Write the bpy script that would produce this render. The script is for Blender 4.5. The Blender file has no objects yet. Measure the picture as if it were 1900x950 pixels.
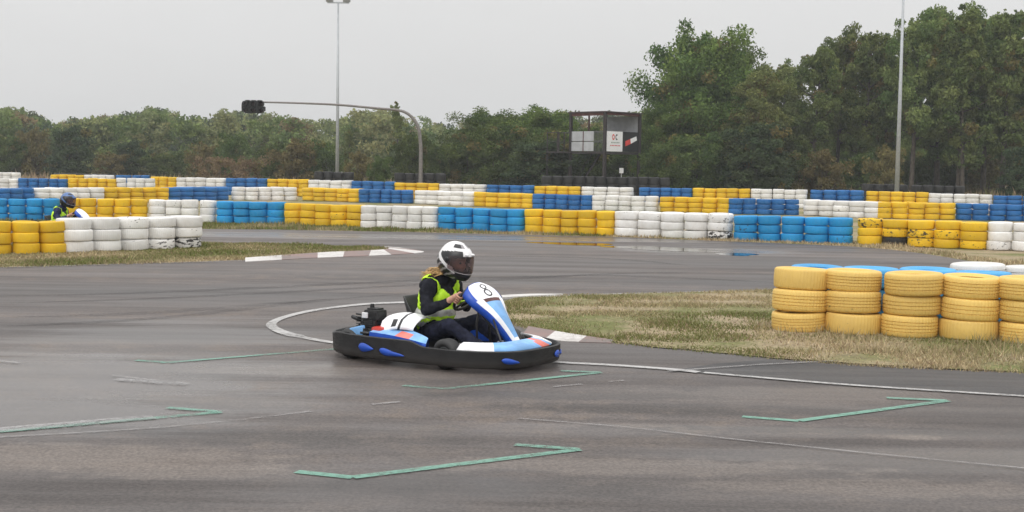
import bpy, bmesh, math, random
import numpy as np
from mathutils import Vector, Matrix, Euler
from mathutils.geometry import tessellate_polygon

SC = bpy.context.scene
COL = SC.collection
rnd = random.Random(7)
rng = np.random.default_rng(11)
R = math.radians

# ------------------------------------------------------------------ camera
FPX, CX, CY, CAMH = 2426.0, 950.0, 475.0, 1.70
PITCH = math.atan(160.0 / FPX)
ROLL = 0.0150
_f = Vector((0, math.cos(PITCH), -math.sin(PITCH)))
_u0 = Vector((0, math.sin(PITCH), math.cos(PITCH)))
_r0 = Vector((1, 0, 0))
_r = _r0 * math.cos(ROLL) + _u0 * math.sin(ROLL)
_u = -_r0 * math.sin(ROLL) + _u0 * math.cos(ROLL)
CAM = Vector((0, 0, CAMH))
cam_d = bpy.data.cameras.new('camera')
cam = bpy.data.objects.new('camera', cam_d)
COL.objects.link(cam)
cam.matrix_world = Matrix(((_r.x, _u.x, -_f.x, 0), (_r.y, _u.y, -_f.y, 0), (_r.z, _u.z, -_f.z, CAMH), (0, 0, 0, 1)))
cam_d.sensor_width = 36.0
cam_d.lens = 36.0 * FPX / 1900.0
cam_d.clip_end = 4000
cam_d.clip_start = 0.1
SC.camera = cam

# ------------------------------------------------------------------ world, sun, exposure
SUN_EL, SUN_AZ = R(48), R(205)      # direction the sun stands in (azimuth from +Y, clockwise)
w = bpy.data.worlds.new('World')
SC.world = w
w.use_nodes = True
nt = w.node_tree
for n in list(nt.nodes): nt.nodes.remove(n)
wo = nt.nodes.new('ShaderNodeOutputWorld')
bg = nt.nodes.new('ShaderNodeBackground')
sky = nt.nodes.new('ShaderNodeTexSky')
sky.sky_type = 'NISHITA'
sky.sun_disc = False
sky.sun_elevation = SUN_EL
sky.sun_rotation = SUN_AZ
sky.dust_density = 4.0
hsv = nt.nodes.new('ShaderNodeHueSaturation')
hsv.inputs['Saturation'].default_value = 0.12
nt.links.new(sky.outputs[0], hsv.inputs['Color'])
# overcast cloud deck: about three times brighter overhead than at the horizon
tc = nt.nodes.new('ShaderNodeTexCoord')
sep = nt.nodes.new('ShaderNodeSeparateXYZ')
nt.links.new(tc.outputs['Generated'], sep.inputs[0])
mr = nt.nodes.new('ShaderNodeMapRange')
mr.inputs['From Min'].default_value = 0.0; mr.inputs['From Max'].default_value = 1.0
mr.inputs['To Min'].default_value = 1.0; mr.inputs['To Max'].default_value = 2.9
pw = nt.nodes.new('ShaderNodeMath'); pw.operation = 'POWER'; pw.use_clamp = True; pw.inputs[1].default_value = 1.7
nt.links.new(sep.outputs['Z'], pw.inputs[0]); nt.links.new(pw.outputs[0], mr.inputs['Value'])
nz = nt.nodes.new('ShaderNodeTexNoise')
nz.inputs['Scale'].default_value = 2.2; nz.inputs['Detail'].default_value = 3.0
mp = nt.nodes.new('ShaderNodeMapping')
mp.inputs['Scale'].default_value = (1.0, 1.0, 3.2)
nt.links.new(tc.outputs['Generated'], mp.inputs['Vector'])
nt.links.new(mp.outputs[0], nz.inputs['Vector'])
mr2 = nt.nodes.new('ShaderNodeMapRange')
mr2.inputs['From Min'].default_value = 0.25; mr2.inputs['From Max'].default_value = 0.75
mr2.inputs['To Min'].default_value = 0.96; mr2.inputs['To Max'].default_value = 1.04
nt.links.new(nz.outputs['Fac'], mr2.inputs['Value'])
mu = nt.nodes.new('ShaderNodeMath'); mu.operation = 'MULTIPLY'
nt.links.new(mr.outputs[0], mu.inputs[0]); nt.links.new(mr2.outputs[0], mu.inputs[1])
cmul = nt.nodes.new('ShaderNodeVectorMath'); cmul.operation = 'SCALE'
cmul.inputs[0].default_value = (6.62, 6.60, 6.57)
nt.links.new(mu.outputs[0], cmul.inputs['Scale'])
mix = nt.nodes.new('ShaderNodeMix'); mix.data_type = 'RGBA'
mix.inputs['Factor'].default_value = 0.90
nt.links.new(hsv.outputs[0], mix.inputs['A']); nt.links.new(cmul.outputs[0], mix.inputs['B'])
nt.links.new(mix.outputs['Result'], bg.inputs['Color'])
bg.inputs['Strength'].default_value = 0.11
nt.links.new(bg.outputs[0], wo.inputs['Surface'])

sun_d = bpy.data.lights.new('sun', 'SUN')
sun_d.energy = 0.8
sun_d.angle = R(40)
sun_d.color = (1.0, 0.97, 0.93)
sun = bpy.data.objects.new('sun', sun_d)
COL.objects.link(sun)
sd = Vector((math.sin(SUN_AZ) * math.cos(SUN_EL), math.cos(SUN_AZ) * math.cos(SUN_EL), math.sin(SUN_EL)))
sun.rotation_euler = (-sd).to_track_quat('-Z', 'Y').to_euler()
sun.location = (0, 0, 60)

vs = SC.view_settings
SC.display_settings.display_device = 'sRGB'
vs.view_transform = 'Standard'
vs.look = 'None'
vs.exposure = 0.08
vs.gamma = 1.0
vs.use_curve_mapping = False
SC.render.engine = 'CYCLES'
SC.cycles.use_denoising = True
SC.cycles.max_bounces = 6
SC.cycles.transparent_max_bounces = 12
SC.cycles.volume_bounces = 0
SC.render.film_transparent = False

# ------------------------------------------------------------------ picture <-> place
def ray(u, v):
    return _f + _r * ((u - CX) / FPX) - _u * ((v - CY) / FPX)
def G(u, v, z=0.0):
    d = ray(u, v)
    t = (z - CAMH) / d.z
    return CAM + d * t
def P(u, v, depth):
    d = ray(u, v)
    return CAM + d * (depth / d.y)
def GX(u, depth, z=0.0):
    """ground point at a given depth seen in column u"""
    lo, hi = -3000.0, 3000.0
    x = 0.0
    for _ in range(6):
        p = Vector((x, depth, z)) - CAM
        uu = CX + FPX * p.dot(_r) / p.dot(_f)
        x += (u - uu) * depth / FPX
    return Vector((x, depth, z))
def proj(p):
    q = Vector(p) - CAM
    k = q.dot(_f)
    return CX + FPX * q.dot(_r) / k, CY - FPX * q.dot(_u) / k
def ztop(u, v, depth):
    return P(u, v, depth).z

# ------------------------------------------------------------------ tagging
def tag(o, label=None, cat=None, group=None, kind=None):
    if label: o['label'] = label
    if cat: o['category'] = cat
    if group: o['group'] = group
    if kind: o['kind'] = kind
    return o
def empty(name, loc=(0, 0, 0), rz=0.0):
    o = bpy.data.objects.new(name, None)
    COL.objects.link(o)
    o.location = loc
    o.rotation_euler = (0, 0, rz)
    o.empty_display_size = 0.2
    return o
def link(name, me, parent=None):
    o = bpy.data.objects.new(name, me)
    COL.objects.link(o)
    if parent: o.parent = parent
    return o
def copy_tree(o, parent=None):
    c = o.copy(); COL.objects.link(c)
    if parent: c.parent = parent
    for ch in list(o.children): copy_tree(ch, c)
    return c

# ------------------------------------------------------------------ mesh helper
class MB:
    def __init__(s): s.v = []; s.f = []; s.m = []
    def add(s, vs, fs, mi=0):
        o = len(s.v)
        s.v += [tuple(p) for p in vs]
        for f in fs:
            s.f.append(tuple(i + o for i in f)); s.m.append(mi)
    def box(s, c, size, rot=None, mi=0, bev=0.0):
        x, y, z = size[0] / 2, size[1] / 2, size[2] / 2
        if bev <= 0:
            vs = [(-x, -y, -z), (x, -y, -z), (x, y, -z), (-x, y, -z), (-x, -y, z), (x, -y, z), (x, y, z), (-x, y, z)]
            fs = [(3, 2, 1, 0), (4, 5, 6, 7), (0, 1, 5, 4), (1, 2, 6, 5), (2, 3, 7, 6), (3, 0, 4, 7)]
        else:
            bm = bmesh.new()
            bmesh.ops.create_cube(bm, size=1.0)
            for vv in bm.verts: vv.co = Vector((vv.co.x * 2 * x, vv.co.y * 2 * y, vv.co.z * 2 * z))
            bmesh.ops.bevel(bm, geom=bm.edges[:], offset=bev, segments=2, affect='EDGES', profile=0.6)
            bm.verts.index_update()
            vs = [vv.co.copy() for vv in bm.verts]; fs = [[q.index for q in ff.verts] for ff in bm.faces]
            bm.free()
        M = rot.to_matrix() if rot is not None else Matrix.Identity(3)
        c = Vector(c)
        s.add([M @ Vector(p) + c for p in vs], fs, mi)
    def tube(s, pts, rad, n=10, mi=0, cap=True):
        pts = [Vector(p) for p in pts]
        if not isinstance(rad, (list, tuple)): rad = [rad] * len(pts)
        vs, fs = [], []
        prev = None
        for i, p in enumerate(pts):
            d = (pts[min(i + 1, len(pts) - 1)] - pts[max(i - 1, 0)]).normalized()
            if prev is None:
                a = Vector((0, 0, 1)) if abs(d.z) < 0.9 else Vector((1, 0, 0))
                e = d.cross(a).normalized()
            else:
                e = (prev - d * prev.dot(d)).normalized()
            prev = e
            g = d.cross(e)
            for k in range(n):
                t = 2 * math.pi * k / n
                vs.append(p + (e * math.cos(t) + g * math.sin(t)) * rad[i])
        for i in range(len(pts) - 1):
            for k in range(n):
                a, b = i * n + k, i * n + (k + 1) % n
                fs.append((a, b, b + n, a + n))
        if cap:
            fs.append(tuple(range(n - 1, -1, -1)))
            fs.append(tuple((len(pts) - 1) * n + k for k in range(n)))
        s.add(vs, fs, mi)
    def revolve(s, prof, n=32, M=None, mi=0, closed=True):
        """profile of (r, z) turned about z, then placed by matrix M"""
        vs, fs = [], []
        m = len(prof)
        for k in range(n):
            t = 2 * math.pi * k / n
            for r_, z_ in prof: vs.append(Vector((r_ * math.cos(t), r_ * math.sin(t), z_)))
        for k in range(n):
            k2 = (k + 1) % n
            for j in range(m if closed else m - 1):
                j2 = (j + 1) % m
                fs.append((k * m + j, k2 * m + j, k2 * m + j2, k * m + j2))
        if M is not None: vs = [M @ p for p in vs]
        s.add(vs, fs, mi)
    def grid(s, rows, mi=0, closed_u=False, mfun=None):
        """rows: list of lists of points"""
        m = len(rows[0]); o = len(s.v)
        for r_ in rows: s.v += [tuple(p) for p in r_]
        for i in range(len(rows) - 1):
            for j in range(m if closed_u else m - 1):
                j2 = (j + 1) % m
                s.f.append((o + i * m + j, o + i * m + j2, o + (i + 1) * m + j2, o + (i + 1) * m + j))
                s.m.append(mfun(i, j) if mfun else mi)
    def ball(s, c, r3, n=12, mi=0, M=None):
        vs, fs = [], []
        for i in range(n + 1):
            a = math.pi * i / n
            for k in range(2 * n):
                t = math.pi * k / n
                vs.append(Vector((r3[0] * math.sin(a) * math.cos(t), r3[1] * math.sin(a) * math.sin(t), r3[2] * math.cos(a))))
        for i in range(n):
            for k in range(2 * n):
                a, b = i * 2 * n + k, i * 2 * n + (k + 1) % (2 * n)
                fs.append((a, a + 2 * n, b + 2 * n, b))
        c = Vector(c)
        s.add([(M @ p if M is not None else p) + c for p in vs], fs, mi)
    def mesh(s, name, mats, smooth=False, angle=None, merge=True):
        me = bpy.data.meshes.new(name)
        me.from_pydata([tuple(p) for p in s.v], [], s.f)
        for m_ in (mats if isinstance(mats, (list, tuple)) else [mats]): me.materials.append(m_)
        me.polygons.foreach_set('material_index', s.m)
        if merge:
            bm = bmesh.new(); bm.from_mesh(me)
            bmesh.ops.remove_doubles(bm, verts=bm.verts, dist=1e-6)
            bmesh.ops.recalc_face_normals(bm, faces=bm.faces)
            bm.to_mesh(me); bm.free()
        if smooth:
            me.polygons.foreach_set('use_smooth', [True] * len(me.polygons))
            if angle is not None:
                me.set_sharp_from_angle(angle=R(angle))
        me.update()
        return me
    def build(s, name, mats, parent=None, smooth=False, angle=None, merge=True):
        return link(name, s.mesh(name, mats, smooth, angle, merge), parent)

def fast_mesh(name, V, F, mat, colors=None, smooth=False):
    """V (n,3) and F (m,k) arrays -> mesh; colors (m,3) per face"""
    V = np.asarray(V, np.float32); F = np.asarray(F, np.int32)
    me = bpy.data.meshes.new(name)
    m, k = F.shape
    me.vertices.add(len(V)); me.vertices.foreach_set('co', V.ravel())
    me.loops.add(m * k); me.loops.foreach_set('vertex_index', F.ravel())
    me.polygons.add(m)
    me.polygons.foreach_set('loop_start', np.arange(0, m * k, k, dtype=np.int32))
    me.polygons.foreach_set('loop_total', np.full(m, k, np.int32))
    if smooth: me.polygons.foreach_set('use_smooth', np.ones(m, bool))
    me.update(calc_edges=True)
    if colors is not None:
        ca = me.color_attributes.new('Col', 'FLOAT_COLOR', 'CORNER')
        c4 = np.ones((m, k, 4), np.float32)
        c4[:, :, :3] = np.asarray(colors, np.float32)[:, None, :]
        ca.data.foreach_set('color', c4.ravel())
    me.materials.append(mat)
    return me

# ------------------------------------------------------------------ materials
def newmat(name):
    m = bpy.data.materials.new(name)
    m.use_nodes = True
    return m, m.node_tree, m.node_tree.nodes['Principled BSDF']
def N(nt, t, **kw):
    n = nt.nodes.new(t)
    for k, v in kw.items():
        if hasattr(n, k): setattr(n, k, v)
        else: n.inputs[k].default_value = v
    return n
def L(nt, a, b): nt.links.new(a, b)
def rgb(c): return (c[0], c[1], c[2], 1.0)
def mixc(nt, fac, a, b, blend='MIX'):
    n = nt.nodes.new('ShaderNodeMix'); n.data_type = 'RGBA'; n.blend_type = blend
    if isinstance(fac, (int, float)): n.inputs['Factor'].default_value = fac
    else: L(nt, fac, n.inputs['Factor'])
    for s_, k in ((a, 'A'), (b, 'B')):
        if isinstance(s_, (tuple, list)): n.inputs[k].default_value = rgb(s_)
        else: L(nt, s_, n.inputs[k])
    return n.outputs['Result']
def ramp(nt, val, a, b, lo=0.0, hi=1.0):
    n = N(nt, 'ShaderNodeMapRange'); n.interpolation_type = 'SMOOTHSTEP'
    n.inputs['From Min'].default_value = a; n.inputs['From Max'].default_value = b
    n.inputs['To Min'].default_value = lo; n.inputs['To Max'].default_value = hi
    L(nt, val, n.inputs['Value'])
    return n.outputs[0]
def noise(nt, vec, scale, detail=4.0, rough=0.55):
    n = N(nt, 'ShaderNodeTexNoise'); n.inputs['Scale'].default_value = scale
    n.inputs['Detail'].default_value = detail; n.inputs['Roughness'].default_value = rough
    if vec is not None: L(nt, vec, n.inputs['Vector'])
    return n.outputs['Fac']
def mathn(nt, op, a, b=None, c=None):
    n = N(nt, 'ShaderNodeMath'); n.operation = op
    for i, s_ in enumerate((a, b, c)):
        if s_ is None: continue
        if isinstance(s_, (int, float)): n.inputs[i].default_value = s_
        else: L(nt, s_, n.inputs[i])
    return n.outputs[0]
def mapping(nt, vec, scale=(1, 1, 1), rot=(0, 0, 0), loc=(0, 0, 0)):
    n = N(nt, 'ShaderNodeMapping')
    n.inputs['Scale'].default_value = scale; n.inputs['Rotation'].default_value = rot; n.inputs['Location'].default_value = loc
    L(nt, vec, n.inputs['Vector'])
    return n.outputs[0]
def bump(nt, b, h, strength=0.3, dist=0.01):
    n = N(nt, 'ShaderNodeBump'); n.inputs['Strength'].default_value = strength; n.inputs['Distance'].default_value = dist
    L(nt, h, n.inputs['Height']); L(nt, n.outputs[0], b.inputs['Normal'])

def plain(name, col, rough=0.5, metal=0.0, var=0.12, scale=8.0, spec=0.5, bmp=0.0):
    m, nt, b = newmat(name)
    co = N(nt, 'ShaderNodeTexCoord').outputs['Object']
    nz = noise(nt, co, scale)
    lo = tuple(c * (1 - var) for c in col); hi = tuple(min(1, c * (1 + var)) for c in col)
    L(nt, mixc(nt, ramp(nt, nz, 0.3, 0.7), lo, hi), b.inputs['Base Color'])
    b.inputs['Roughness'].default_value = rough
    b.inputs['Metallic'].default_value = metal
    b.inputs['Specular IOR Level'].default_value = spec
    if bmp: bump(nt, b, noise(nt, co, scale * 8), bmp, 0.004)
    return m

def painted_rubber(name, col, dirt=(0.035, 0.032, 0.03), grime=(0.25, 0.20, 0.13)):
    m, nt, b = newmat(name)
    co = N(nt, 'ShaderNodeTexCoord').outputs['Object']
    oi = N(nt, 'ShaderNodeObjectInfo')
    off = N(nt, 'ShaderNodeVectorMath'); off.operation = 'ADD'
    sc = N(nt, 'ShaderNodeVectorMath'); sc.operation = 'SCALE'
    sc.inputs[0].default_value = (37.0, 53.0, 71.0)
    L(nt, oi.outputs['Random'], sc.inputs['Scale'])
    L(nt, co, off.inputs[0]); L(nt, sc.outputs[0], off.inputs[1])
    v = off.outputs[0]
    # faded and fresh paint differ from tyre to tyre
    k = mathn(nt, 'MULTIPLY_ADD', oi.outputs['Random'], 0.26, 0.84)
    cs = N(nt, 'ShaderNodeVectorMath'); cs.operation = 'SCALE'; cs.inputs[0].default_value = col
    L(nt, k, cs.inputs['Scale'])
    c1 = mixc(nt, ramp(nt, noise(nt, v, 5.0), 0.35, 0.75, 0.0, 0.30), cs.outputs[0], grime)
    at = N(nt, 'ShaderNodeAttribute'); at.attribute_type = 'OBJECT'; at.attribute_name = 'wear'
    n2 = noise(nt, mapping(nt, v, (1, 1, 2.2)), 9.0, 6.0, 0.65)
    thr = mathn(nt, 'SUBTRACT', 0.76, mathn(nt, 'MULTIPLY', at.outputs['Fac'], 0.30))
    mask = ramp(nt, mathn(nt, 'SUBTRACT', n2, thr), 0.0, 0.05)
    c2 = mixc(nt, mask, c1, dirt)
    L(nt, c2, b.inputs['Base Color'])
    b.inputs['Roughness'].default_value = 0.55
    b.inputs['Specular IOR Level'].default_value = 0.35
    # moulded sipes across the tread, from the UV laid round the tyre
    uv = N(nt, 'ShaderNodeUVMap').outputs[0]
    wv = N(nt, 'ShaderNodeTexWave'); wv.inputs['Scale'].default_value = 8.0; wv.inputs['Distortion'].default_value = 0.6
    L(nt, mapping(nt, uv, (1.0, 0.06, 1.0), (0, 0, R(12))), wv.inputs['Vector'])
    bump(nt, b, mathn(nt, 'ADD', mathn(nt, 'MULTIPLY', wv.outputs['Fac'], 0.8), n2), 0.32, 0.012)
    return m

M = {}
M['white_t'] = painted_rubber('white tyre paint', (0.80, 0.79, 0.77), grime=(0.50, 0.45, 0.38))
M['yellow_t'] = painted_rubber('yellow tyre paint', (0.80, 0.50, 0.018), grime=(0.50, 0.30, 0.04))
M['pale_yellow_t'] = painted_rubber('faded yellow tyre paint', (0.79, 0.535, 0.150), grime=(0.58, 0.38, 0.12))
M['sky_t'] = painted_rubber('light blue tyre paint', (0.020, 0.29, 0.62), grime=(0.03, 0.17, 0.34))
M['blue_t'] = painted_rubber('dark blue tyre paint', (0.022, 0.145, 0.40), grime=(0.025, 0.09, 0.21))
M['pale_blue_t'] = painted_rubber('pale blue tyre paint', (0.085, 0.37, 0.70), grime=(0.08, 0.26, 0.46))
M['black_t'] = painted_rubber('bare black rubber', (0.022, 0.022, 0.023), grime=(0.04, 0.037, 0.03))
M['rubber'] = plain('kart tyre rubber', (0.025, 0.025, 0.026), 0.6, bmp=0.2)
M['black_plastic'] = plain('black plastic', (0.014, 0.014, 0.015), 0.50, var=0.35, scale=4, spec=0.35, bmp=0.15)
M['blue_plastic'] = plain('blue plastic', (0.012, 0.075, 0.46), 0.30)
M['lightblue'] = plain('light blue plastic', (0.13, 0.34, 0.68), 0.28, var=0.08)
M['white_plastic'] = plain('white plastic', (0.74, 0.74, 0.76), 0.30, var=0.06)
M['red_plastic'] = plain('red plastic', (0.55, 0.05, 0.035), 0.35)
M['coral'] = plain('red graphic', (0.72, 0.17, 0.13), 0.35)
M['steel'] = plain('grey steel', (0.35, 0.36, 0.37), 0.38, metal=0.8)
M['dark_steel'] = plain('dark steel', (0.05, 0.05, 0.052), 0.45, metal=0.5)
M['seat'] = plain('seat shell', (0.018, 0.018, 0.02), 0.45)
M['jacket'] = plain('black jacket cloth', (0.012, 0.013, 0.019), 0.85, var=0.4, scale=22, spec=0.2, bmp=0.3)
M['trousers'] = plain('dark navy trousers', (0.016, 0.018, 0.034), 0.85, var=0.4, scale=22, spec=0.2, bmp=0.3)
M['navy_jacket'] = plain('navy jacket cloth', (0.022, 0.030, 0.075), 0.85, var=0.3, scale=22, spec=0.2)
M['skin'] = plain('skin', (0.56, 0.31, 0.22), 0.5, var=0.12, scale=30)
M['shoe'] = plain('dark shoe', (0.03, 0.03, 0.033), 0.6)
M['vest'] = plain('lime safety vest', (0.56, 0.93, 0.03), 0.6, var=0.12, scale=14, bmp=0.3)
M['reflect'] = plain('grey reflective band', (0.50, 0.50, 0.47), 0.4, var=0.10, scale=25)
M['hair'] = plain('blond hair', (0.52, 0.33, 0.14), 0.5, var=0.3, scale=40)
M['helmet_white'] = plain('white helmet shell', (0.78, 0.77, 0.77), 0.22, var=0.05)
M['helmet_black'] = plain('black helmet shell', (0.015, 0.015, 0.017), 0.3)
M['helmet_grey'] = plain('grey helmet graphic', (0.30, 0.28, 0.29), 0.3)
M['helmet_blue'] = plain('blue helmet shell', (0.085, 0.16, 0.36), 0.25)
M['eye'] = plain('eye', (0.03, 0.025, 0.02), 0.2)
M['mast'] = plain('galvanised mast', (0.42, 0.44, 0.46), 0.5, metal=0.3, var=0.1)
M['gantry'] = plain('weathered gantry steel', (0.20, 0.185, 0.175), 0.55, metal=0.3, var=0.15)
M['signal_black'] = plain('signal black', (0.014, 0.014, 0.015), 0.6)
M['lens'] = plain('unlit signal lens', (0.05, 0.02, 0.02), 0.2)
M['tower_dark'] = plain('dark tower steel', (0.028, 0.022, 0.022), 0.6, var=0.3)
M['tower_red'] = plain('rust red steel', (0.11, 0.038, 0.036), 0.6, var=0.3)
M['tower_roof'] = plain('dark roof sheet', (0.060, 0.040, 0.042), 0.6, var=0.3)
M['board'] = plain('pale grey board', (0.40, 0.41, 0.43), 0.6, var=0.1, scale=3)
M['sign_white'] = plain('white sign face', (0.80, 0.80, 0.80), 0.5, var=0.04)
M['sign_black'] = plain('black sign face', (0.012, 0.012, 0.013), 0.5)
M['sign_red'] = plain('red sign print', (0.62, 0.06, 0.05), 0.5)
M['sign_grey'] = plain('grey sign print', (0.30, 0.36, 0.32), 0.5)
M['rail'] = plain('grey mesh rail', (0.13, 0.13, 0.13), 0.6)
M['bark'] = plain('bark', (0.075, 0.062, 0.048), 0.9, var=0.4, scale=6)
M['pale_bark'] = plain('pale bark', (0.22, 0.20, 0.17), 0.9, var=0.4, scale=4)

def scuffed(name, col, rough, scuff=(0.16, 0.15, 0.14), amt=0.5):
    m, nt, b = newmat(name)
    co = N(nt, 'ShaderNodeTexCoord').outputs['Object']
    n1 = noise(nt, mapping(nt, co, (3.0, 3.0, 14.0)), 3.0, 6.0, 0.7); n2 = noise(nt, co, 4.0, 3.0); n3 = noise(nt, mapping(nt, co, (1, 1, 6)), 22.0, 3.0, 0.7)
    sz = N(nt, 'ShaderNodeSeparateXYZ'); L(nt, co, sz.inputs[0])
    dust = mathn(nt, 'MULTIPLY', ramp(nt, sz.outputs['Z'], 0.16, 0.04), 0.22)
    c = mixc(nt, ramp(nt, n2, 0.35, 0.7), col, tuple(x * 1.5 + 0.004 for x in col))
    c = mixc(nt, mathn(nt, 'MULTIPLY', ramp(nt, n1, 0.60, 0.74), amt), c, scuff)
    c = mixc(nt, mathn(nt, 'MAXIMUM', dust, mathn(nt, 'MULTIPLY', ramp(nt, n3, 0.64, 0.72), amt * 0.6)), c, (0.12, 0.105, 0.09))
    L(nt, c, b.inputs['Base Color']); L(nt, ramp(nt, n1, 0.4, 0.7, rough, min(1, rough + 0.3)), b.inputs['Roughness'])
    b.inputs['Specular IOR Level'].default_value = 0.35
    bump(nt, b, n3, 0.12, 0.004)
    return m
M['black_plastic'] = scuffed('scuffed black plastic', (0.013, 0.013, 0.014), 0.45, amt=0.35)
M['lightblue'] = scuffed('scuffed light blue plastic', (0.165, 0.34, 0.60), 0.30, (0.09, 0.12, 0.20), 0.45)
M['white_plastic'] = scuffed('scuffed white plastic', (0.74, 0.74, 0.76), 0.30, (0.30, 0.29, 0.28), 0.4)
def visor_mat():
    m, nt, b = newmat('tinted visor')
    out = [n for n in nt.nodes if n.type == 'OUTPUT_MATERIAL'][0]
    b.inputs['Base Color'].default_value = (0.085, 0.070, 0.072, 1)
    b.inputs['Roughness'].default_value = 0.06
    t = N(nt, 'ShaderNodeBsdfTransparent'); t.inputs['Color'].default_value = (0.75, 0.64, 0.64, 1)
    mx = N(nt, 'ShaderNodeMixShader'); mx.inputs['Fac'].default_value = 0.55
    L(nt, b.outputs[0], mx.inputs[1]); L(nt, t.outputs[0], mx.inputs[2])
    L(nt, mx.outputs[0], out.inputs['Surface'])
    return m
M['visor'] = visor_mat()

def asphalt(name, dark, light, wet_patches=(), stains=(), tan=(0.155, 0.122, 0.098), tan_amt=0.6, rough=0.66):
    m, nt, b = newmat(name)
    g = N(nt, 'ShaderNodeNewGeometry').outputs['Position']
    big = noise(nt, mapping(nt, g, (0.12, 0.32, 1), (0, 0, R(-6))), 1.0, 5.0, 0.6)
    streak = noise(nt, mapping(nt, g, (0.16, 1.5, 1), (0, 0, R(7))), 1.0, 5.0, 0.62)
    fine = noise(nt, g, 42.0, 4.0, 0.75)
    med = noise(nt, g, 2.4, 6.0, 0.68)
    c = mixc(nt, ramp(nt, big, 0.34, 0.66), dark, light)
    c = mixc(nt, ramp(nt, streak, 0.50, 0.72, 0.0, 0.50), c, tuple(x * 0.60 for x in dark))
    c = mixc(nt, mathn(nt, 'MULTIPLY', ramp(nt, med, 0.46, 0.66), ramp(nt, big, 0.40, 0.62, 0.0, tan_amt)), c, tan)
    for (cx, cy, rx, ry, scol, s_) in stains:
        v = mapping(nt, g, (1, 1, 0), (0, 0, 0), (-cx, -cy, 0)); v = mapping(nt, v, (1 / rx, 1 / ry, 1))
        ln = N(nt, 'ShaderNodeVectorMath'); ln.operation = 'LENGTH'; L(nt, v, ln.inputs[0])
        d = mathn(nt, 'ADD', ln.outputs['Value'], mathn(nt, 'MULTIPLY_ADD', med, 2.6, -1.3))
        d = mathn(nt, 'ADD', d, mathn(nt, 'MULTIPLY_ADD', streak, 0.9, -0.45))
        c = mixc(nt, ramp(nt, d, 1.0, 0.5, 0.0, s_), c, scol)
    spk = N(nt, 'ShaderNodeVectorMath'); spk.operation = 'SCALE'
    L(nt, c, spk.inputs[0]); L(nt, ramp(nt, fine, 0.30, 0.70, 0.60, 1.42), spk.inputs['Scale'])
    col = spk.outputs[0]
    rgh = ramp(nt, mathn(nt, 'ADD', mathn(nt, 'MULTIPLY', streak, 0.5), mathn(nt, 'MULTIPLY', big, 0.5)), 0.38, 0.62, rough - 0.20, rough + 0.12)
    wet = None
    for (cx, cy, rx, ry, rot, s_) in wet_patches:
        v = mapping(nt, g, (1, 1, 0), (0, 0, 0), (-cx, -cy, 0))
        v = mapping(nt, v, (1 / rx, 1 / ry, 1), (0, 0, 0))
        ln = N(nt, 'ShaderNodeVectorMath'); ln.operation = 'LENGTH'; L(nt, v, ln.inputs[0])
        d = mathn(nt, 'ADD', ln.outputs['Value'], mathn(nt, 'MULTIPLY_ADD', streak, 1.3, -0.65))
        d = mathn(nt, 'ADD', d, mathn(nt, 'MULTIPLY_ADD', med, 0.5, -0.25))
        k = ramp(nt, d, 1.0, 0.45, 0.0, s_)
        wet = k if wet is None else mathn(nt, 'MAXIMUM', wet, k)
    if wet is not None:
        mxr = N(nt, 'ShaderNodeMix'); mxr.data_type = 'FLOAT'
        L(nt, wet, mxr.inputs['Factor']); L(nt, rgh, mxr.inputs['A']); mxr.inputs['B'].default_value = 0.16
        rgh = mxr.outputs['Result']
    L(nt, col, b.inputs['Base Color'])
    L(nt, rgh, b.inputs['Roughness'])
    b.inputs['Specular IOR Level'].default_value = 0.42
    bump(nt, b, mathn(nt, 'ADD', fine, mathn(nt, 'MULTIPLY', med, 0.6)), 0.10, 0.006)
    return m

def road_paint(name, col, wear=0.5, under=None, thin=0.0):
    m, nt, b = newmat(name)
    g = N(nt, 'ShaderNodeNewGeometry').outputs['Position']
    n1 = noise(nt, g, 18.0, 5.0, 0.7); n2 = noise(nt, mapping(nt, g, (0.5, 1.2, 1)), 1.3, 3.0)
    k = mathn(nt, 'ADD', mathn(nt, 'MULTIPLY', n1, 0.6), mathn(nt, 'MULTIPLY', n2, 0.5))
    mk = ramp(nt, k, 0.40 + 0.25 * (1 - wear), 0.72 + 0.25 * (1 - wear), thin, 1.0)
    L(nt, mixc(nt, noise(nt, g, 7.0), tuple(c * 0.85 for c in col), col), b.inputs['Base Color'])
    b.inputs['Roughness'].default_value = 0.6
    b.inputs['Specular IOR Level'].default_value = 0.3
    out = [n for n in nt.nodes if n.type == 'OUTPUT_MATERIAL'][0]
    if under is None:
        tr = N(nt, 'ShaderNodeBsdfTransparent'); mx = N(nt, 'ShaderNodeMixShader')
        L(nt, mk, mx.inputs['Fac']); L(nt, b.outputs[0], mx.inputs[1]); L(nt, tr.outputs[0], mx.inputs[2]); L(nt, mx.outputs[0], out.inputs['Surface'])
    else:
        L(nt, mixc(nt, mk, col, under), b.inputs['Base Color'])
    return m

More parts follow.
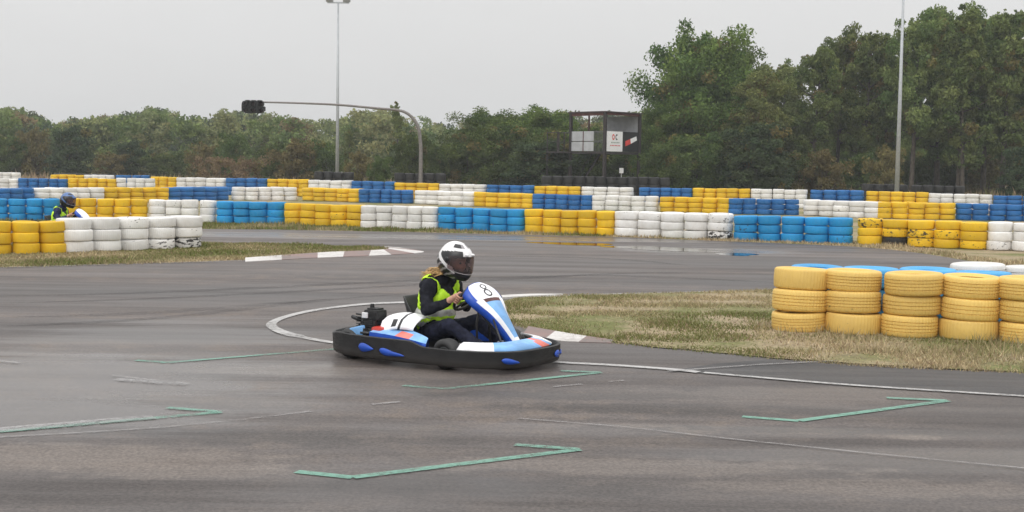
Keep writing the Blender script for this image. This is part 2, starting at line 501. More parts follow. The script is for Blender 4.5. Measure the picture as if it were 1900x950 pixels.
def soil(name, straw, green, earth, gscale=0.35):
    m, nt, b = newmat(name)
    g = N(nt, 'ShaderNodeNewGeometry').outputs['Position']
    n1 = noise(nt, g, gscale, 5.0, 0.6); n2 = noise(nt, g, 2.7, 6.0, 0.7); n3 = noise(nt, g, 26.0, 4.0, 0.7)
    c = mixc(nt, ramp(nt, n1, 0.40, 0.62), straw, green)
    c = mixc(nt, ramp(nt, n2, 0.50, 0.70, 0.0, 0.7), c, earth)
    s_ = N(nt, 'ShaderNodeVectorMath'); s_.operation = 'SCALE'
    L(nt, c, s_.inputs[0]); L(nt, ramp(nt, n3, 0.3, 0.7, 0.65, 1.3), s_.inputs['Scale'])
    L(nt, s_.outputs[0], b.inputs['Base Color'])
    b.inputs['Roughness'].default_value = 0.95
    b.inputs['Specular IOR Level'].default_value = 0.1
    bump(nt, b, n3, 0.6, 0.02)
    return m

def leaf_mat(name, tint=(1, 1, 1), trans=0.30, gain=1.0):
    m, nt, b = newmat(name)
    out = [n for n in nt.nodes if n.type == 'OUTPUT_MATERIAL'][0]
    at = N(nt, 'ShaderNodeAttribute'); at.attribute_name = 'Col'
    oi = N(nt, 'ShaderNodeObjectInfo')
    hs = N(nt, 'ShaderNodeHueSaturation')
    L(nt, mathn(nt, 'MULTIPLY_ADD', oi.outputs['Random'], 0.022, 0.489), hs.inputs['Hue'])
    L(nt, mathn(nt, 'MULTIPLY_ADD', oi.outputs['Random'], 0.30, 0.80), hs.inputs['Value'])
    gn = N(nt, 'ShaderNodeVectorMath'); gn.operation = 'SCALE'; gn.inputs['Scale'].default_value = gain
    L(nt, mixc(nt, 1.0, at.outputs['Color'], tint, 'MULTIPLY'), gn.inputs[0]); L(nt, gn.outputs[0], hs.inputs['Color'])
    nt.nodes.remove(b)
    d = N(nt, 'ShaderNodeBsdfDiffuse'); t = N(nt, 'ShaderNodeBsdfTranslucent')
    L(nt, hs.outputs[0], d.inputs['Color']); L(nt, hs.outputs[0], t.inputs['Color'])
    mx = N(nt, 'ShaderNodeMixShader'); mx.inputs['Fac'].default_value = trans
    L(nt, d.outputs[0], mx.inputs[1]); L(nt, t.outputs[0], mx.inputs[2])
    L(nt, mx.outputs[0], out.inputs['Surface'])
    return m
M['leaf'] = leaf_mat('tree leaves', tint=(0.97, 1.0, 1.0), trans=0.26, gain=1.22)
M['hazed_leaf'] = leaf_mat('haze-paled leaves', trans=0.40, gain=1.25)  # lighter and flatter than the near foliage, to imitate haze
M['blade'] = leaf_mat('grass blades', trans=0.2)

# ================================================================== THE SETTING
def sheet(name, pts, z, mat, kind='structure'):
    pts = [Vector((p[0], p[1], z)) for p in pts]
    tris = tessellate_polygon([pts])
    me = bpy.data.meshes.new(name)
    fs = []
    for t in tris:
        a, b_, c = (pts[i] for i in t)
        fs.append(t if (b_ - a).cross(c - a).z > 0 else (t[0], t[2], t[1]))
    me.from_pydata([tuple(p) for p in pts], [], fs)
    me.materials.append(mat)
    o = link(name, me)
    tag(o, kind=kind)
    return o
def strip_pts(pts, widths):
    pts = [Vector((p[0], p[1], 0)) for p in pts]
    l, r = [], []
    for i, p in enumerate(pts):
        d = (pts[min(i + 1, len(pts) - 1)] - pts[max(0, i - 1)]).normalized()
        n = Vector((-d.y, d.x, 0)); w_ = widths[i] if isinstance(widths, (list, tuple)) else widths
        l.append(p + n * w_ / 2); r.append(p - n * w_ / 2)
    return l, r
def smooth_path(pts, k=6):
    pts = [Vector(p) for p in pts]
    out = []
    for i in range(len(pts) - 1):
        p0 = pts[max(i - 1, 0)]; p1 = pts[i]; p2 = pts[i + 1]; p3 = pts[min(i + 2, len(pts) - 1)]
        for j in range(k):
            t = j / k
            out.append(0.5 * ((2 * p1) + (-p0 + p2) * t + (2 * p0 - 5 * p1 + 4 * p2 - p3) * t * t + (-p0 + 3 * p1 - 3 * p2 + p3) * t ** 3))
    out.append(pts[-1])
    return out
def lines(name, paths, z, mat):
    """paths: list of (points, width)"""
    mb = MB()
    for q, (pts, wd) in enumerate(paths):
        l, r = strip_pts(pts, wd)
        zz = z + 0.0012 * q
        mb.grid([[(a.x, a.y, zz) for a in l], [(a.x, a.y, zz) for a in r]])
    o = mb.build(name, mat)
    # faces up
    bm = bmesh.new(); bm.from_mesh(o.data)
    for f in bm.faces:
        if f.normal.z < 0: f.normal_flip()
    bm.to_mesh(o.data); bm.free()
    tag(o, kind='structure')
    return o

M['ground'] = soil('dry field', (0.24, 0.19, 0.115), (0.105, 0.115, 0.045), (0.15, 0.11, 0.075), 0.12)
M['verge'] = soil('verge turf', (0.33, 0.265, 0.175), (0.155, 0.165, 0.065), (0.20, 0.155, 0.105), 0.55)
sheet('ground', [(-700, -60), (700, -60), (700, 900), (-700, 900)], 0.0, M['ground'])

def wp(u, v, rx, ry, s_): 
    p = G(u, v); return (p.x, p.y, rx, ry, 0, s_)
TAN, DRK = (0.150, 0.125, 0.108), (0.045, 0.040, 0.038)
def st_(u, v, rx, ry, c, k):
    p = G(u, v); return (p.x, p.y, rx, ry, c, k)
M['asphalt'] = asphalt('worn asphalt', (0.060, 0.051, 0.048), (0.118, 0.101, 0.094),
    wet_patches=[wp(60, 700, 3.2, 2.0, 0.80), wp(-60, 770, 2.6, 1.0, 0.85), wp(260, 640, 1.8, 3.0, 0.5), wp(300, 745, 1.6, 0.9, 0.6), wp(700, 905, 1.2, 0.8, 0.35),
                 wp(950, 443, 6.5, 1.6, 0.75), wp(520, 437, 5, 1.6, 0.7), wp(1300, 466, 3.0, 1.5, 0.85),
                 wp(1150, 800, 2.6, 0.35, 0.45), wp(1650, 850, 2.2, 0.5, 0.45)],
    stains=[st_(120, 850, 1.5, 0.42, TAN, 0.75), st_(330, 872, 0.9, 0.25, TAN, 0.6), st_(1200, 865, 1.5, 0.30, TAN, 0.6), st_(1620, 905, 1.3, 0.22, TAN, 0.5), st_(1480, 735, 1.6, 0.5, TAN, 0.4), st_(650, 690, 1.6, 0.35, TAN, 0.45),
            st_(1690, 812, 0.28, 0.10, TAN, 0.9), st_(480, 812, 1.4, 0.32, DRK, 0.5), st_(200, 800, 0.9, 0.22, DRK, 0.45), st_(1250, 760, 1.8, 0.28, DRK, 0.45), st_(1560, 800, 1.8, 0.18, DRK, 0.45), st_(900, 905, 1.2, 0.28, DRK, 0.5), st_(1080, 735, 1.2, 0.22, DRK, 0.5), st_(400, 545, 5.0, 0.5, DRK, 0.4), st_(1000, 520, 5.0, 0.8, DRK, 0.4)])
M['asphalt_dark'] = asphalt('newer dark asphalt', (0.040, 0.038, 0.039), (0.055, 0.052, 0.052), tan_amt=0.15)

VERGE_EDGE = [(-900, 404), (-300, 413), (0, 418), (384, 425), (505, 426), (600, 428), (768, 431), (937, 435), (1139, 439.5), (1352, 448), (1458, 452), (1580, 457.5), (1650, 463), (1716, 471), (1795, 484), (1900, 497), (2100, 530), (2400, 585)]
far_edge = [G(u, v) for u, v in VERGE_EDGE]
sheet('track', [(-45, -14), (45, -14)] + far_edge[::-1], 0.004, M['asphalt'])
# turf between the track and the long barriers
bk = [G(-900, 404) + Vector((0, 70, 0)), G(2400, 585) + Vector((30, 70, 0))]
verge_far = [far_edge[0]] + far_edge[1:] + [bk[1], bk[0]]
sheet('verge', verge_far, 0.0025, M['verge'])

isl_right_px = [(926, 566), (960, 553), (1045, 549), (1430, 540.5), (1700, 534), (1900, 529), (2300, 518), (2700, 720), (1900, 692), (1600, 679), (1430, 664.5), (1200, 643), (1132, 635), (1060, 625), (1000, 615), (945, 598), (924, 580)]
isl_right = [G(u, v) for u, v in isl_right_px]
def ragged(poly, amp, step, seed):
    r_ = random.Random(seed); out = []; n = len(poly); ph = [r_.uniform(0, 6.28) for _ in range(6)]; acc = 0.0
    for i in range(n):
        a, b = Vector(poly[i]), Vector(poly[(i + 1) % n]); d = b - a; k = max(1, min(400, int(d.length / step))); nn = Vector((-d.y, d.x, 0)).normalized()
        for j in range(k):
            q = acc + d.length * j / k
            w_ = 0.5 * math.sin(q * 1.9 + ph[0]) + 0.4 * math.sin(q * 4.3 + ph[1]) + 0.35 * math.sin(q * 9.7 + ph[2]) + r_.uniform(-0.5, 0.5)
            out.append(a + d * (j / k) + nn * amp * w_)
        acc += d.length
    return out
sheet('verge', ragged(isl_right, 0.045, 0.10, 1), 0.012, M['verge'])
isl_left_px = [(-700, 500), (-300, 499), (0, 497), (340, 487), (455, 483), (600, 472.5), (700, 468), (722, 464.5), (716, 461), (684, 458.5), (600, 456), (505, 453), (384, 452), (200, 452), (0, 453), (-700, 455)]
isl_left = [G(u, v) for u, v in isl_left_px]
sheet('verge', ragged(isl_left, 0.07, 0.2, 2), 0.012, M['verge'])

# darker newer asphalt between the edge line and the turf
dk = [G(u, v) for u, v in [(1240, 690), (1310, 695), (1590, 718), (1900, 738), (2500, 778), (2500, 725), (1900, 695), (1600, 683), (1430, 668), (1330, 676)]]
sheet('track_shoulder', dk, 0.008, M['asphalt_dark'])

# painted markings
M['white_line'] = road_paint('white road paint', (0.54, 0.53, 0.52), 0.74, None, 0.15)
M['faint_line'] = road_paint('worn white road paint', (0.38, 0.365, 0.36), 1.0, None, 0.35)
M['broad_line'] = road_paint('broad worn white paint', (0.45, 0.44, 0.44), 0.95, None, 0.35)
M['skid'] = road_paint('rubber skid marks', (0.032, 0.030, 0.030), 0.85, None, 0.76)
M['green_line'] = road_paint('green grid paint', (0.19, 0.38, 0.30), 0.80, None, 0.12)
loop_px = [(1045, 550), (935, 553.5), (850, 556), (768, 562), (700, 564.5), (647, 569), (579, 578), (526, 591), (503, 604), (521, 617), (558, 627), (613, 637), (700, 648), (850, 662), (1046, 675), (1140, 680), (1250, 688), (1296, 693)]
loop = smooth_path([G(u, v) for u, v in loop_px], 6)
lines('edge_line', [(loop, [0.10 + 0.10 * (0.5 + 0.5 * math.sin(i * 0.11)) if 12 < i < 60 else 0.10 for i in range(len(loop))]),
                    (smooth_path([G(u, v) for u, v in [(1306, 694), (1420, 704), (1590, 718), (1900, 738), (2300, 764)]], 4), 0.075),
                    (smooth_path([G(u, v) for u, v in [(1045, 550), (1200, 545.5), (1430, 540), (1700, 533), (2200, 520)]], 4), 0.06)], 0.0135, M['white_line'])
lines('worn_line', [([G(-200, 826), G(0, 813), G(150, 805), G(300, 795), G(460, 779), G(578, 765)], 0.045),
                    ([G(690, 752.5), G(742, 747.5)], 0.05), ([G(1027, 719.5), G(1080, 715)], 0.05), ([G(1130, 710.5), G(1157, 708)], 0.05),
                    ([G(960, 779), G(1160, 795), G(1350, 817), G(1620, 845), G(1900, 872), G(2100, 893)], 0.026),
                    ([G(0, 672), G(36, 676)], 0.05), ([G(210, 699), G(260, 706), G(345, 714)], 0.05),
                    ([G(1240, 692), G(1400, 680), G(1555, 672)], 0.05),
                    ([G(300, 434), G(384, 436), G(560, 439), G(745, 442.5)], 0.16), ([G(830, 446), G(942, 449)], 0.14),
                    ([G(0, 498.5), G(340, 488.5), G(455, 485)], 0.10)], 0.0085, M['faint_line'])
def bracket(a, b, c, d=None, wd=0.075):
    out = [([G(*a), G(*b)], wd), ([G(*b), G(*c)], wd)]
    if d: out.append(([G(*d), G(*c)], wd))
    return out
grid = []
grid += bracket((252, 670), (312, 674.5), (625, 649), None, 0.07)
grid += bracket((748, 717), (826, 723.5), (1115, 693), (1040, 690), 0.07)
grid += bracket((1377, 775), (1482, 783), (1758, 745.5), (1645, 740.5), 0.075)
grid += bracket((550, 877.5), (655, 888.5), (1075, 836.5), (955, 828), 0.075)
grid += [([G(-160, 817), G(410, 766.5)], 0.08), ([G(310, 758.5), G(410, 766.5)], 0.07)]
for i, gsec in enumerate([grid[0:2], grid[2:5], grid[5:8], grid[8:11], grid[11:13]]):
    lines('grid_marking', gsec, 0.009, M['green_line'])

lines('worn_line', [([G(-220, 812), G(0, 800), G(130, 789), G(285, 776)], 0.15), ([G(215, 706), G(290, 712), G(350, 715)], 0.10)], 0.0105, M['broad_line'])
sk = []
for pts, wd in (([(-100, 552), (200, 546), (500, 534), (800, 520), (1100, 512), (1350, 520), (1500, 530)], 0.30), ([(-100, 566), (250, 556), (560, 541), (860, 524), (1150, 508), (1420, 505)], 0.22), ([(0, 590), (250, 583), (420, 571), (620, 555)], 0.25),
                ([(0, 607), (150, 600), (330, 588), (560, 562), (760, 545)], 0.20), ([(700, 480), (950, 476), (1150, 482), (1280, 494)], 0.25)):
    pt_ = smooth_path([G(u, v) for u, v in pts], 5); m_ = len(pt_) - 1
    sk.append((pt_, [0.02 + wd * min(1, 4 * i / m_, 4 * (m_ - i) / m_) for i in range(m_ + 1)]))
lines('skid_mark', sk, 0.0055, M['skid'])
# wet patches on the far bend mirror the barriers
m, nt_, b_ = newmat('standing water')
b_.inputs['Base Color'].default_value = (0.035, 0.034, 0.034, 1)
b_.inputs['Roughness'].default_value = 0.04
g_ = N(nt_, 'ShaderNodeNewGeometry').outputs['Position']
bump(nt_, b_, noise(nt_, g_, 6.0, 2.0), 0.015, 0.01)
M['water'] = m
def puddle(cx, cy, hw, hh, seed):
    r_ = random.Random(seed); pts = []
    ph = [r_.uniform(0, 6) for _ in range(4)]
    for k in range(40):
        t = 2 * math.pi * k / 40
        q = 1 + 0.18 * math.sin(2 * t + ph[0]) + 0.12 * math.sin(3 * t + ph[1]) + 0.09 * math.sin(5 * t + ph[2]) + 0.05 * math.sin(8 * t + ph[3])
        pts.append(G(cx + hw * q * math.cos(t), cy - hh * q * math.sin(t) + (hw * q * math.cos(t)) * 0.035))
    sheet('puddle', pts, 0.0075, M['water'])
puddle(1066, 453, 66, 2.6, 1); puddle(1366, 472.5, 40, 2.4, 2); puddle(1225, 462, 105, 3.2, 5)

# red and white kerbs
M['kerb_red'] = road_paint('red kerb paint', (0.25, 0.165, 0.15), 0.9, (0.17, 0.15, 0.14))
M['kerb_white'] = road_paint('white kerb paint', (0.60, 0.58, 0.56), 0.7, (0.30, 0.27, 0.25))
def kerb(inner_px, outer_px, n, zt=0.035, first=0):
    a = smooth_path([G(u, v) for u, v in inner_px], 12); b = smooth_path([G(u, v) for u, v in outer_px], 12)
    mb = MB(); k = len(a)
    for i in range(k - 1):
        mi = (int(i * n / (k - 1)) + first) % 2
        mb.grid([[(a[i].x, a[i].y, zt), (a[i + 1].x, a[i + 1].y, zt)], [(b[i].x, b[i].y, 0.012), (b[i + 1].x, b[i + 1].y, 0.012)]], mi)
        mb.grid([[(a[i].x, a[i].y, 0.0), (a[i + 1].x, a[i + 1].y, 0.0)], [(a[i].x, a[i].y, zt), (a[i + 1].x, a[i + 1].y, zt)]], mi)
        mb.grid([[(b[i].x, b[i].y, 0.012), (b[i + 1].x, b[i + 1].y, 0.012)], [(b[i].x, b[i].y, 0.0), (b[i + 1].x, b[i + 1].y, 0.0)]], mi)
    o = mb.build('kerb', [M['kerb_white'], M['kerb_red']]); tag(o, kind='structure')
kerb([(455, 483), (600, 472.5), (700, 468), (722, 464.5), (712, 461.5)], [(455, 486.5), (600, 478.5), (700, 474.5), (786, 468.5), (740, 460)], 9, 0.05)
kerb([(932, 556), (985, 552.5), (1045, 549.5)], [(930, 549), (985, 546.5), (1045, 546.5)], 1, 0.03)
kerb([(980, 610), (1060, 624), (1136, 635.5)], [(970, 622), (1040, 634), (1136, 638)], 3, 0.03, 1)

# ------------------------------------------------------------------ grass
def in_poly(pts, poly):
    x, y = pts[:, 0], pts[:, 1]; ins = np.zeros(len(pts), bool)
    n = len(poly)
    for i in range(n):
        x1, y1 = poly[i][0], poly[i][1]; x2, y2 = poly[(i + 1) % n][0], poly[(i + 1) % n][1]
        c = ((y1 > y) != (y2 > y))
        with np.errstate(divide='ignore', invalid='ignore'):
            ins ^= c & (x < (x2 - x1) * (y - y1) / (y2 - y1) + x1)
    return ins
def lowfreq(p, seed, s=0.6):
    r_ = np.random.default_rng(seed); v = np.zeros(len(p))
    for k in range(10):
        a = r_.uniform(0, 2 * np.pi); fr = s * r_.uniform(0.5, 3.0); ph = r_.uniform(0, 6.28)
        v += np.sin((p[:, 0] * np.cos(a) + p[:, 1] * np.sin(a)) * fr * 2.2 + ph) / 3.2
    return v
def blades(p, z0, hmin, hmax, wd, seed, green_bias=0.0, lean=0.5, scale_noise=0.6):
    """p (n,2) -> V, F(tri), colours"""
    n = len(p); r_ = np.random.default_rng(seed)
    nz_ = lowfreq(p, 3, scale_noise) + green_bias
    h = r_.uniform(hmin, hmax, n) * (0.75 + 0.35 * np.clip(lowfreq(p, 9, 0.9), -1, 1.5))
    h = np.maximum(h, hmin * 0.5)
    a = r_.uniform(0, 2 * np.pi, n); la = r_.uniform(0, 2 * np.pi, n); ln = r_.uniform(0, lean, n) * h
    dx, dy = np.cos(a) * wd / 2, np.sin(a) * wd / 2
    V = np.zeros((n, 3, 3))
    V[:, 0] = np.stack([p[:, 0] - dx, p[:, 1] - dy, np.full(n, z0)], 1)
    V[:, 1] = np.stack([p[:, 0] + dx, p[:, 1] + dy, np.full(n, z0)], 1)
    V[:, 2] = np.stack([p[:, 0] + np.cos(la) * ln, p[:, 1] + np.sin(la) * ln, z0 + h], 1)
    F = np.arange(n * 3).reshape(n, 3)
    g = np.clip(0.5 + 0.55 * nz_ + r_.normal(0, 0.25, n), 0, 1)[:, None]
    straw = np.array([0.50, 0.395, 0.255]); green = np.array([0.155, 0.175, 0.055]); dead = np.array([0.28, 0.20, 0.13])
    c = straw * (1 - g) + green * g
    dd = (r_.random(n) < 0.15)[:, None]
    c = np.where(dd, dead, c) * r_.uniform(0.7, 1.3, n)[:, None]
    return V.reshape(-1, 3), F, c
def scatter(poly, dens, seed):
    xs = [q[0] for q in poly]; ys = [q[1] for q in poly]
    A = (max(xs) - min(xs)) * (max(ys) - min(ys))
    r_ = np.random.default_rng(seed); n = int(A * dens)
    p = np.stack([r_.uniform(min(xs), max(xs), n), r_.uniform(min(ys), max(ys), n)], 1)
    return p[in_poly(p, poly)]
def clip_px(p, lo=-40, hi=1960):
    q = np.concatenate([p, np.zeros((len(p), 1))], 1) - np.array(CAM)
    k = q @ np.array(_f); u = CX + FPX * (q @ np.array(_r)) / k
    return p[(u > lo) & (u < hi)]
def grass_object(name, parts, label_kind='stuff'):
    Vs, Fs, Cs, o = [], [], [], 0
    for V, F, c in parts:
        Vs.append(V); Fs.append(F + o); Cs.append(c); o += len(V)
    me = fast_mesh(name, np.concatenate(Vs), np.concatenate(Fs), M['blade'], np.concatenate(Cs))
    ob = link(name, me)
    tag(ob, kind='stuff')
    return ob
p1 = clip_px(scatter(isl_right, 2400, 21))
keep = np.clip(0.55 + 0.75 * lowfreq(p1, 33, 1.4), 0.06, 1) > rng.random(len(p1))
p1 = p1[keep]
yel0, yel1 = G(1430, 620), G(1960, 640)
# longer bleached stalks in front of and around the faded tyre wall
q = clip_px(scatter([G(1380, 598), G(1420, 640), G(1560, 655), G(1990, 676), G(1990, 600), G(1430, 600)], 420, 22))
p2 = clip_px(scatter(isl_left, 900, 23))
p3 = clip_px(scatter([far_edge[i] for i in range(2, 16)] + [G(u, v - 9) for u, v in VERGE_EDGE[15:1:-1]], 380, 24))
def edge_pts(px, dens, spread, seed):
    r_ = np.random.default_rng(seed); out = []
    for i in range(len(px) - 1):
        a = G(*px[i]); b = G(*px[i + 1]); d = (b - a); k = int(d.length * dens)
        if k < 1: continue
        t = r_.random(k)[:, None]; p_ = np.array(a)[None, :2] * (1 - t) + np.array(b)[None, :2] * t
        out.append(p_ + r_.normal(0, spread, (k, 2)))
    return np.concatenate(out)
e1 = clip_px(edge_pts(isl_right_px[7:], 420, 0.045, 1)); e2 = clip_px(edge_pts(isl_left_px[:8], 160, 0.07, 2)); e3 = clip_px(edge_pts(isl_right_px[1:6], 260, 0.05, 3))
gparts = [blades(p1, 0.012, 0.018, 0.048, 0.012, 1, np.interp(p1[:, 0], [-0.2, 1.5, 3.4], [0.95, 0.65, -0.10]), 1.3),
          blades(q, 0.012, 0.05, 0.15, 0.009, 2, -0.8, 1.1),
          blades(p2, 0.012, 0.025, 0.065, 0.022, 3, 0.55, 1.1), blades(e1, 0.004, 0.015, 0.045, 0.011, 7, 0.15, 1.3), blades(e2, 0.004, 0.03, 0.08, 0.02, 8, 0.1, 1.0), blades(e3, 0.004, 0.02, 0.06, 0.012, 9, 0.2, 1.0)]
left_v = p3[p3[:, 0] < 2.5]; right_v = p3[p3[:, 0] >= 2.5]
gparts += [blades(left_v, 0.003, 0.04, 0.13, 0.03, 4, 0.75, 0.7), blades(right_v, 0.003, 0.04, 0.11, 0.03, 5, -0.75, 0.8)]
tag(grass_object('grass', gparts), 'short dry and green grass growing on the turf strips', 'grass')

# ================================================================== TYRE BARRIERS
def tyre_mesh(name, mat, seg, grooves, Rr=0.30, H=0.215, hole=0.60):
    prof = []
    ht = H / 2
    # outer tread, bottom to top, with circumferential grooves
    sh = 0.030
    tread = [(Rr - 0.004, -ht + sh)]
    if grooves:
        zs = np.linspace(-ht + sh, ht - sh, grooves + 2)[1:-1]
        for zc in zs:
            gw = 0.0042
            tread += [(Rr, zc - gw - 0.001), (Rr - 0.009, zc - gw + 0.001), (Rr - 0.009, zc + gw - 0.001), (Rr, zc + gw + 0.001)]
    else:
        tread += [(Rr, 0.0)]
    tread += [(Rr - 0.004, ht - sh)]
    top = [(Rr - 0.010, ht - 0.014), (Rr - 0.026, ht - 0.005), (Rr * 0.80, ht), (Rr * 0.70, ht - 0.005), (Rr * hole, ht - 0.030), (Rr * hole + 0.006, ht - 0.045), (Rr * 0.80, ht - 0.022), (Rr * 0.91, 0.0)]
    bot = [(r_, -z_) for r_, z_ in top[::-1]][1:]
    prof = tread + top + bot
    mb = MB(); mb.revolve(prof, seg)
    me = bpy.data.meshes.new(name)
    me.from_pydata(mb.v, [], mb.f)
    me.materials.append(mat)
    uvl = me.uv_layers.new(name='UVMap')
    m_ = len(prof)
    for pl in me.polygons:
        k = pl.index // m_
        for li in pl.loop_indices:
            vi = me.loops[li].vertex_index
            kk = vi // m_
            ang = (kk if not (k == seg - 1 and kk == 0) else seg) / seg
            uvl.data[li].uv = (ang * 2.0, (mb.v[vi][2] / H + 0.5))
    bm = bmesh.new(); bm.from_mesh(me); bmesh.ops.recalc_face_normals(bm, faces=bm.faces); bm.to_mesh(me); bm.free()
    me.polygons.foreach_set('use_smooth', [True] * len(me.polygons))
    me.set_sharp_from_angle(angle=R(50))
    return me
TY = {}
for key in ('white_t', 'yellow_t', 'pale_yellow_t', 'pale_blue_t', 'sky_t', 'blue_t', 'black_t'):
    for gr, seg in ((0, 28), (3, 48), (4, 48)):
        if gr and key not in ('pale_yellow_t', 'pale_blue_t', 'white_t', 'yellow_t'): continue
        TY[key, gr] = tyre_mesh('tyre', M[key], seg, gr)

def barrier(colour, a, b, n, tiers, ht, label, group, near=False, wear=0.0, worn=None, dia=None, skip_hole=False, name='tyre_barrier', black=None):
    """n stacks from ground point a to ground point b, ht metres high over its tiers"""
    a = Vector(a); b = Vector(b)
    d = b - a; ang = math.atan2(d.y, d.x)
    sp = d.length / n
    root = empty(name, (a + b) / 2, ang)
    root.location.z = 0.003
    tag(root, label, 'tyre barrier', group)
    D = dia or sp
    th = ht / tiers
    for i in range(n):
        z = 0.0
        jx = rnd.uniform(-0.012, 0.012) * D; jy0 = rnd.uniform(-0.035, 0.035)
        sd_ = D * (rnd.uniform(1.01, 1.05) if near else rnd.uniform(0.99, 1.05)); lx, ly = rnd.uniform(-0.012, 0.012), rnd.uniform(-0.016, 0.016)
        for t in range(tiers):
            h_ = th * rnd.uniform(0.94, 1.06)
            if t == tiers - 1: h_ = max(ht * rnd.uniform(0.985, 1.015) - z, th * 0.8)
            gr = rnd.choice((3, 4, 3, 4, 0)) if near else 0
            key = colour
            if black and (i, t) in black: key = 'black_t'; gr = 0
            o = link('tyre', TY[key, gr], root)
            dd = sd_ * rnd.uniform(0.985, 1.02)
            o.scale = (dd / 0.60, dd / 0.60, h_ / 0.215)
            o.location = (-d.length / 2 + (i + 0.5) * sp + jx + rnd.uniform(-0.015, 0.015) * D + lx * t, jy0 + ly * t + rnd.uniform(-0.018, 0.018), z + h_ / 2)
            o.rotation_euler = (R(rnd.uniform(-2.2, 2.2)), R(rnd.uniform(-2.0, 2.0)), rnd.uniform(0, 6.28))
            wv = wear + (rnd.random() ** 3) * (0.15 if near else 0.55)
            if worn and (i, t) in worn: wv = worn[i, t]
            o['wear'] = float(wv)
            z += h_
    return root

def bl_from_px(x0, x1, bot, top=None):
    return None
def interp(xs, ys): return lambda x: float(np.interp(x, xs, ys))
KB = 1.618
hor = lambda u: 315 + 0.015 * (u - 950)
COLN = {'white_t': 'white', 'yellow_t': 'yellow', 'sky_t': 'light blue', 'blue_t': 'dark blue', 'pale_yellow_t': 'faded yellow'}
ORD = ['first', 'second', 'third', 'fourth', 'fifth', 'sixth', 'seventh', 'eighth']
def row(segs, top, bot, tiers, where, group, notes=None, opts=None):
    """segs: (colour, x0, x1, stacks)"""
    cnt = {}
    tot = {}
    for s_ in segs: tot[s_[0]] = tot.get(s_[0], 0) + 1
    for i, (c, x0, x1, n) in enumerate(segs):
        k = cnt.get(c, 0); cnt[c] = k + 1
        a = G(x0, bot(x0)); b = G(x1, bot(x1))
        xm = (x0 + x1) / 2
        mid = (a + b) / 2
        h = ztop(xm, top(xm), mid.y)
        if tot[c] == 1: lab = 'the only %s tyre barrier %s' % (COLN[c], where)
        else: lab = '%s %s tyre barrier from the left %s' % (ORD[k], COLN[c], where)
        if notes and i in notes: lab = notes[i]
        # the stacks stand with their near side on the base line
        n_ = Vector((-(b - a).y, (b - a).x, 0)).normalized() * ((b - a).length / n / 2)
        if n_.y < 0: n_ = -n_
        barrier(c, a + n_, b + n_, n, tiers, h, lab, group, **(opts.get(i, {}) if opts else {}))

W_, Y_, S_, B_ = 'white_t', 'yellow_t', 'sky_t', 'blue_t'
# nearest long barrier along the far side of the bend
t3 = interp([0, 145, 273, 396, 522, 665, 809, 970, 1134, 1352, 1359, 1579, 1584, 1827, 1830, 1900, 1990], [369, 369, 370, 372.6, 377, 381, 385, 389.5, 392, 397, 400, 405, 407, 411, 412.6, 414, 417])
b3 = interp([-60, 0, 145, 273, 396, 522, 665, 809, 970, 1134, 1352, 1579, 1827, 1900, 1990], [410, 410.5, 411, 411.5, 413.5, 417, 423, 427.5, 432.5, 438.5, 446.5, 454, 464.5, 468, 473])
row([(S_, -51, 110, 5), (Y_, 114, 273, 5), (W_, 273, 396, 4), (S_, 396, 522, 4), (Y_, 522, 665, 5), (W_, 665, 808, 5), (S_, 808, 970, 5), (Y_, 970, 1134, 5), (W_, 1134, 1352, 5), (S_, 1359, 1579, 5), (Y_, 1584, 1827, 5), (W_, 1830, 2068, 5)],
    t3, b3, 3, 'in the barrier row lining the bend', 'nearest long row of tyre barriers',
    notes={8: 'white tyre barrier with a black stained end stack, beyond the bend puddle', 10: 'yellow tyre barrier with dark scuffs and one bare black tyre at its foot',
           0: 'light blue tyre barrier behind the far driver at the picture edge', 1: 'yellow tyre barrier right behind the far driver and his kart nose'},
    opts={8: dict(worn={(4, 0): 0.95, (4, 1): 0.6, (4, 2): 0.65}), 9: dict(wear=0.15, worn={(4, 0): 0.6, (4, 1): 0.4, (0, 2): 0.4}),
          10: dict(wear=0.25, worn={(0, 2): 0.8, (2, 1): 0.85, (1, 1): 0.6, (4, 2): 0.5}, black={(1, 0)}), 11: dict(wear=0.2, worn={(0, 0): 0.6})})
# second long barrier
t2 = interp([0, 71, 199, 319, 432, 554, 663, 763, 874, 985, 1096, 1220, 1352, 1484, 1627, 1775, 1905], [350, 349, 348.4, 348, 347, 348, 351, 353, 356.5, 360, 362.5, 365, 368.4, 370.5, 375, 377.6, 380.5])
b2 = lambda u: hor(u) + KB * (t2(u) - hor(u))
row([(B_, -52, 71, 5), (W_, 71, 199, 5), (Y_, 199, 319, 5), (B_, 319, 432, 5), (W_, 432, 554, 5), (Y_, 554, 663, 5), (B_, 663, 763, 5), (W_, 763, 874, 5), (Y_, 874, 985, 5), (B_, 985, 1096, 5), (W_, 1096, 1220, 5), (Y_, 1220, 1352, 5), (B_, 1352, 1484, 5), (W_, 1484, 1627, 5), (Y_, 1627, 1775, 5), (B_, 1775, 1930, 5)],
    t2, b2, 3, 'in the middle long row', 'middle long row of tyre barriers')
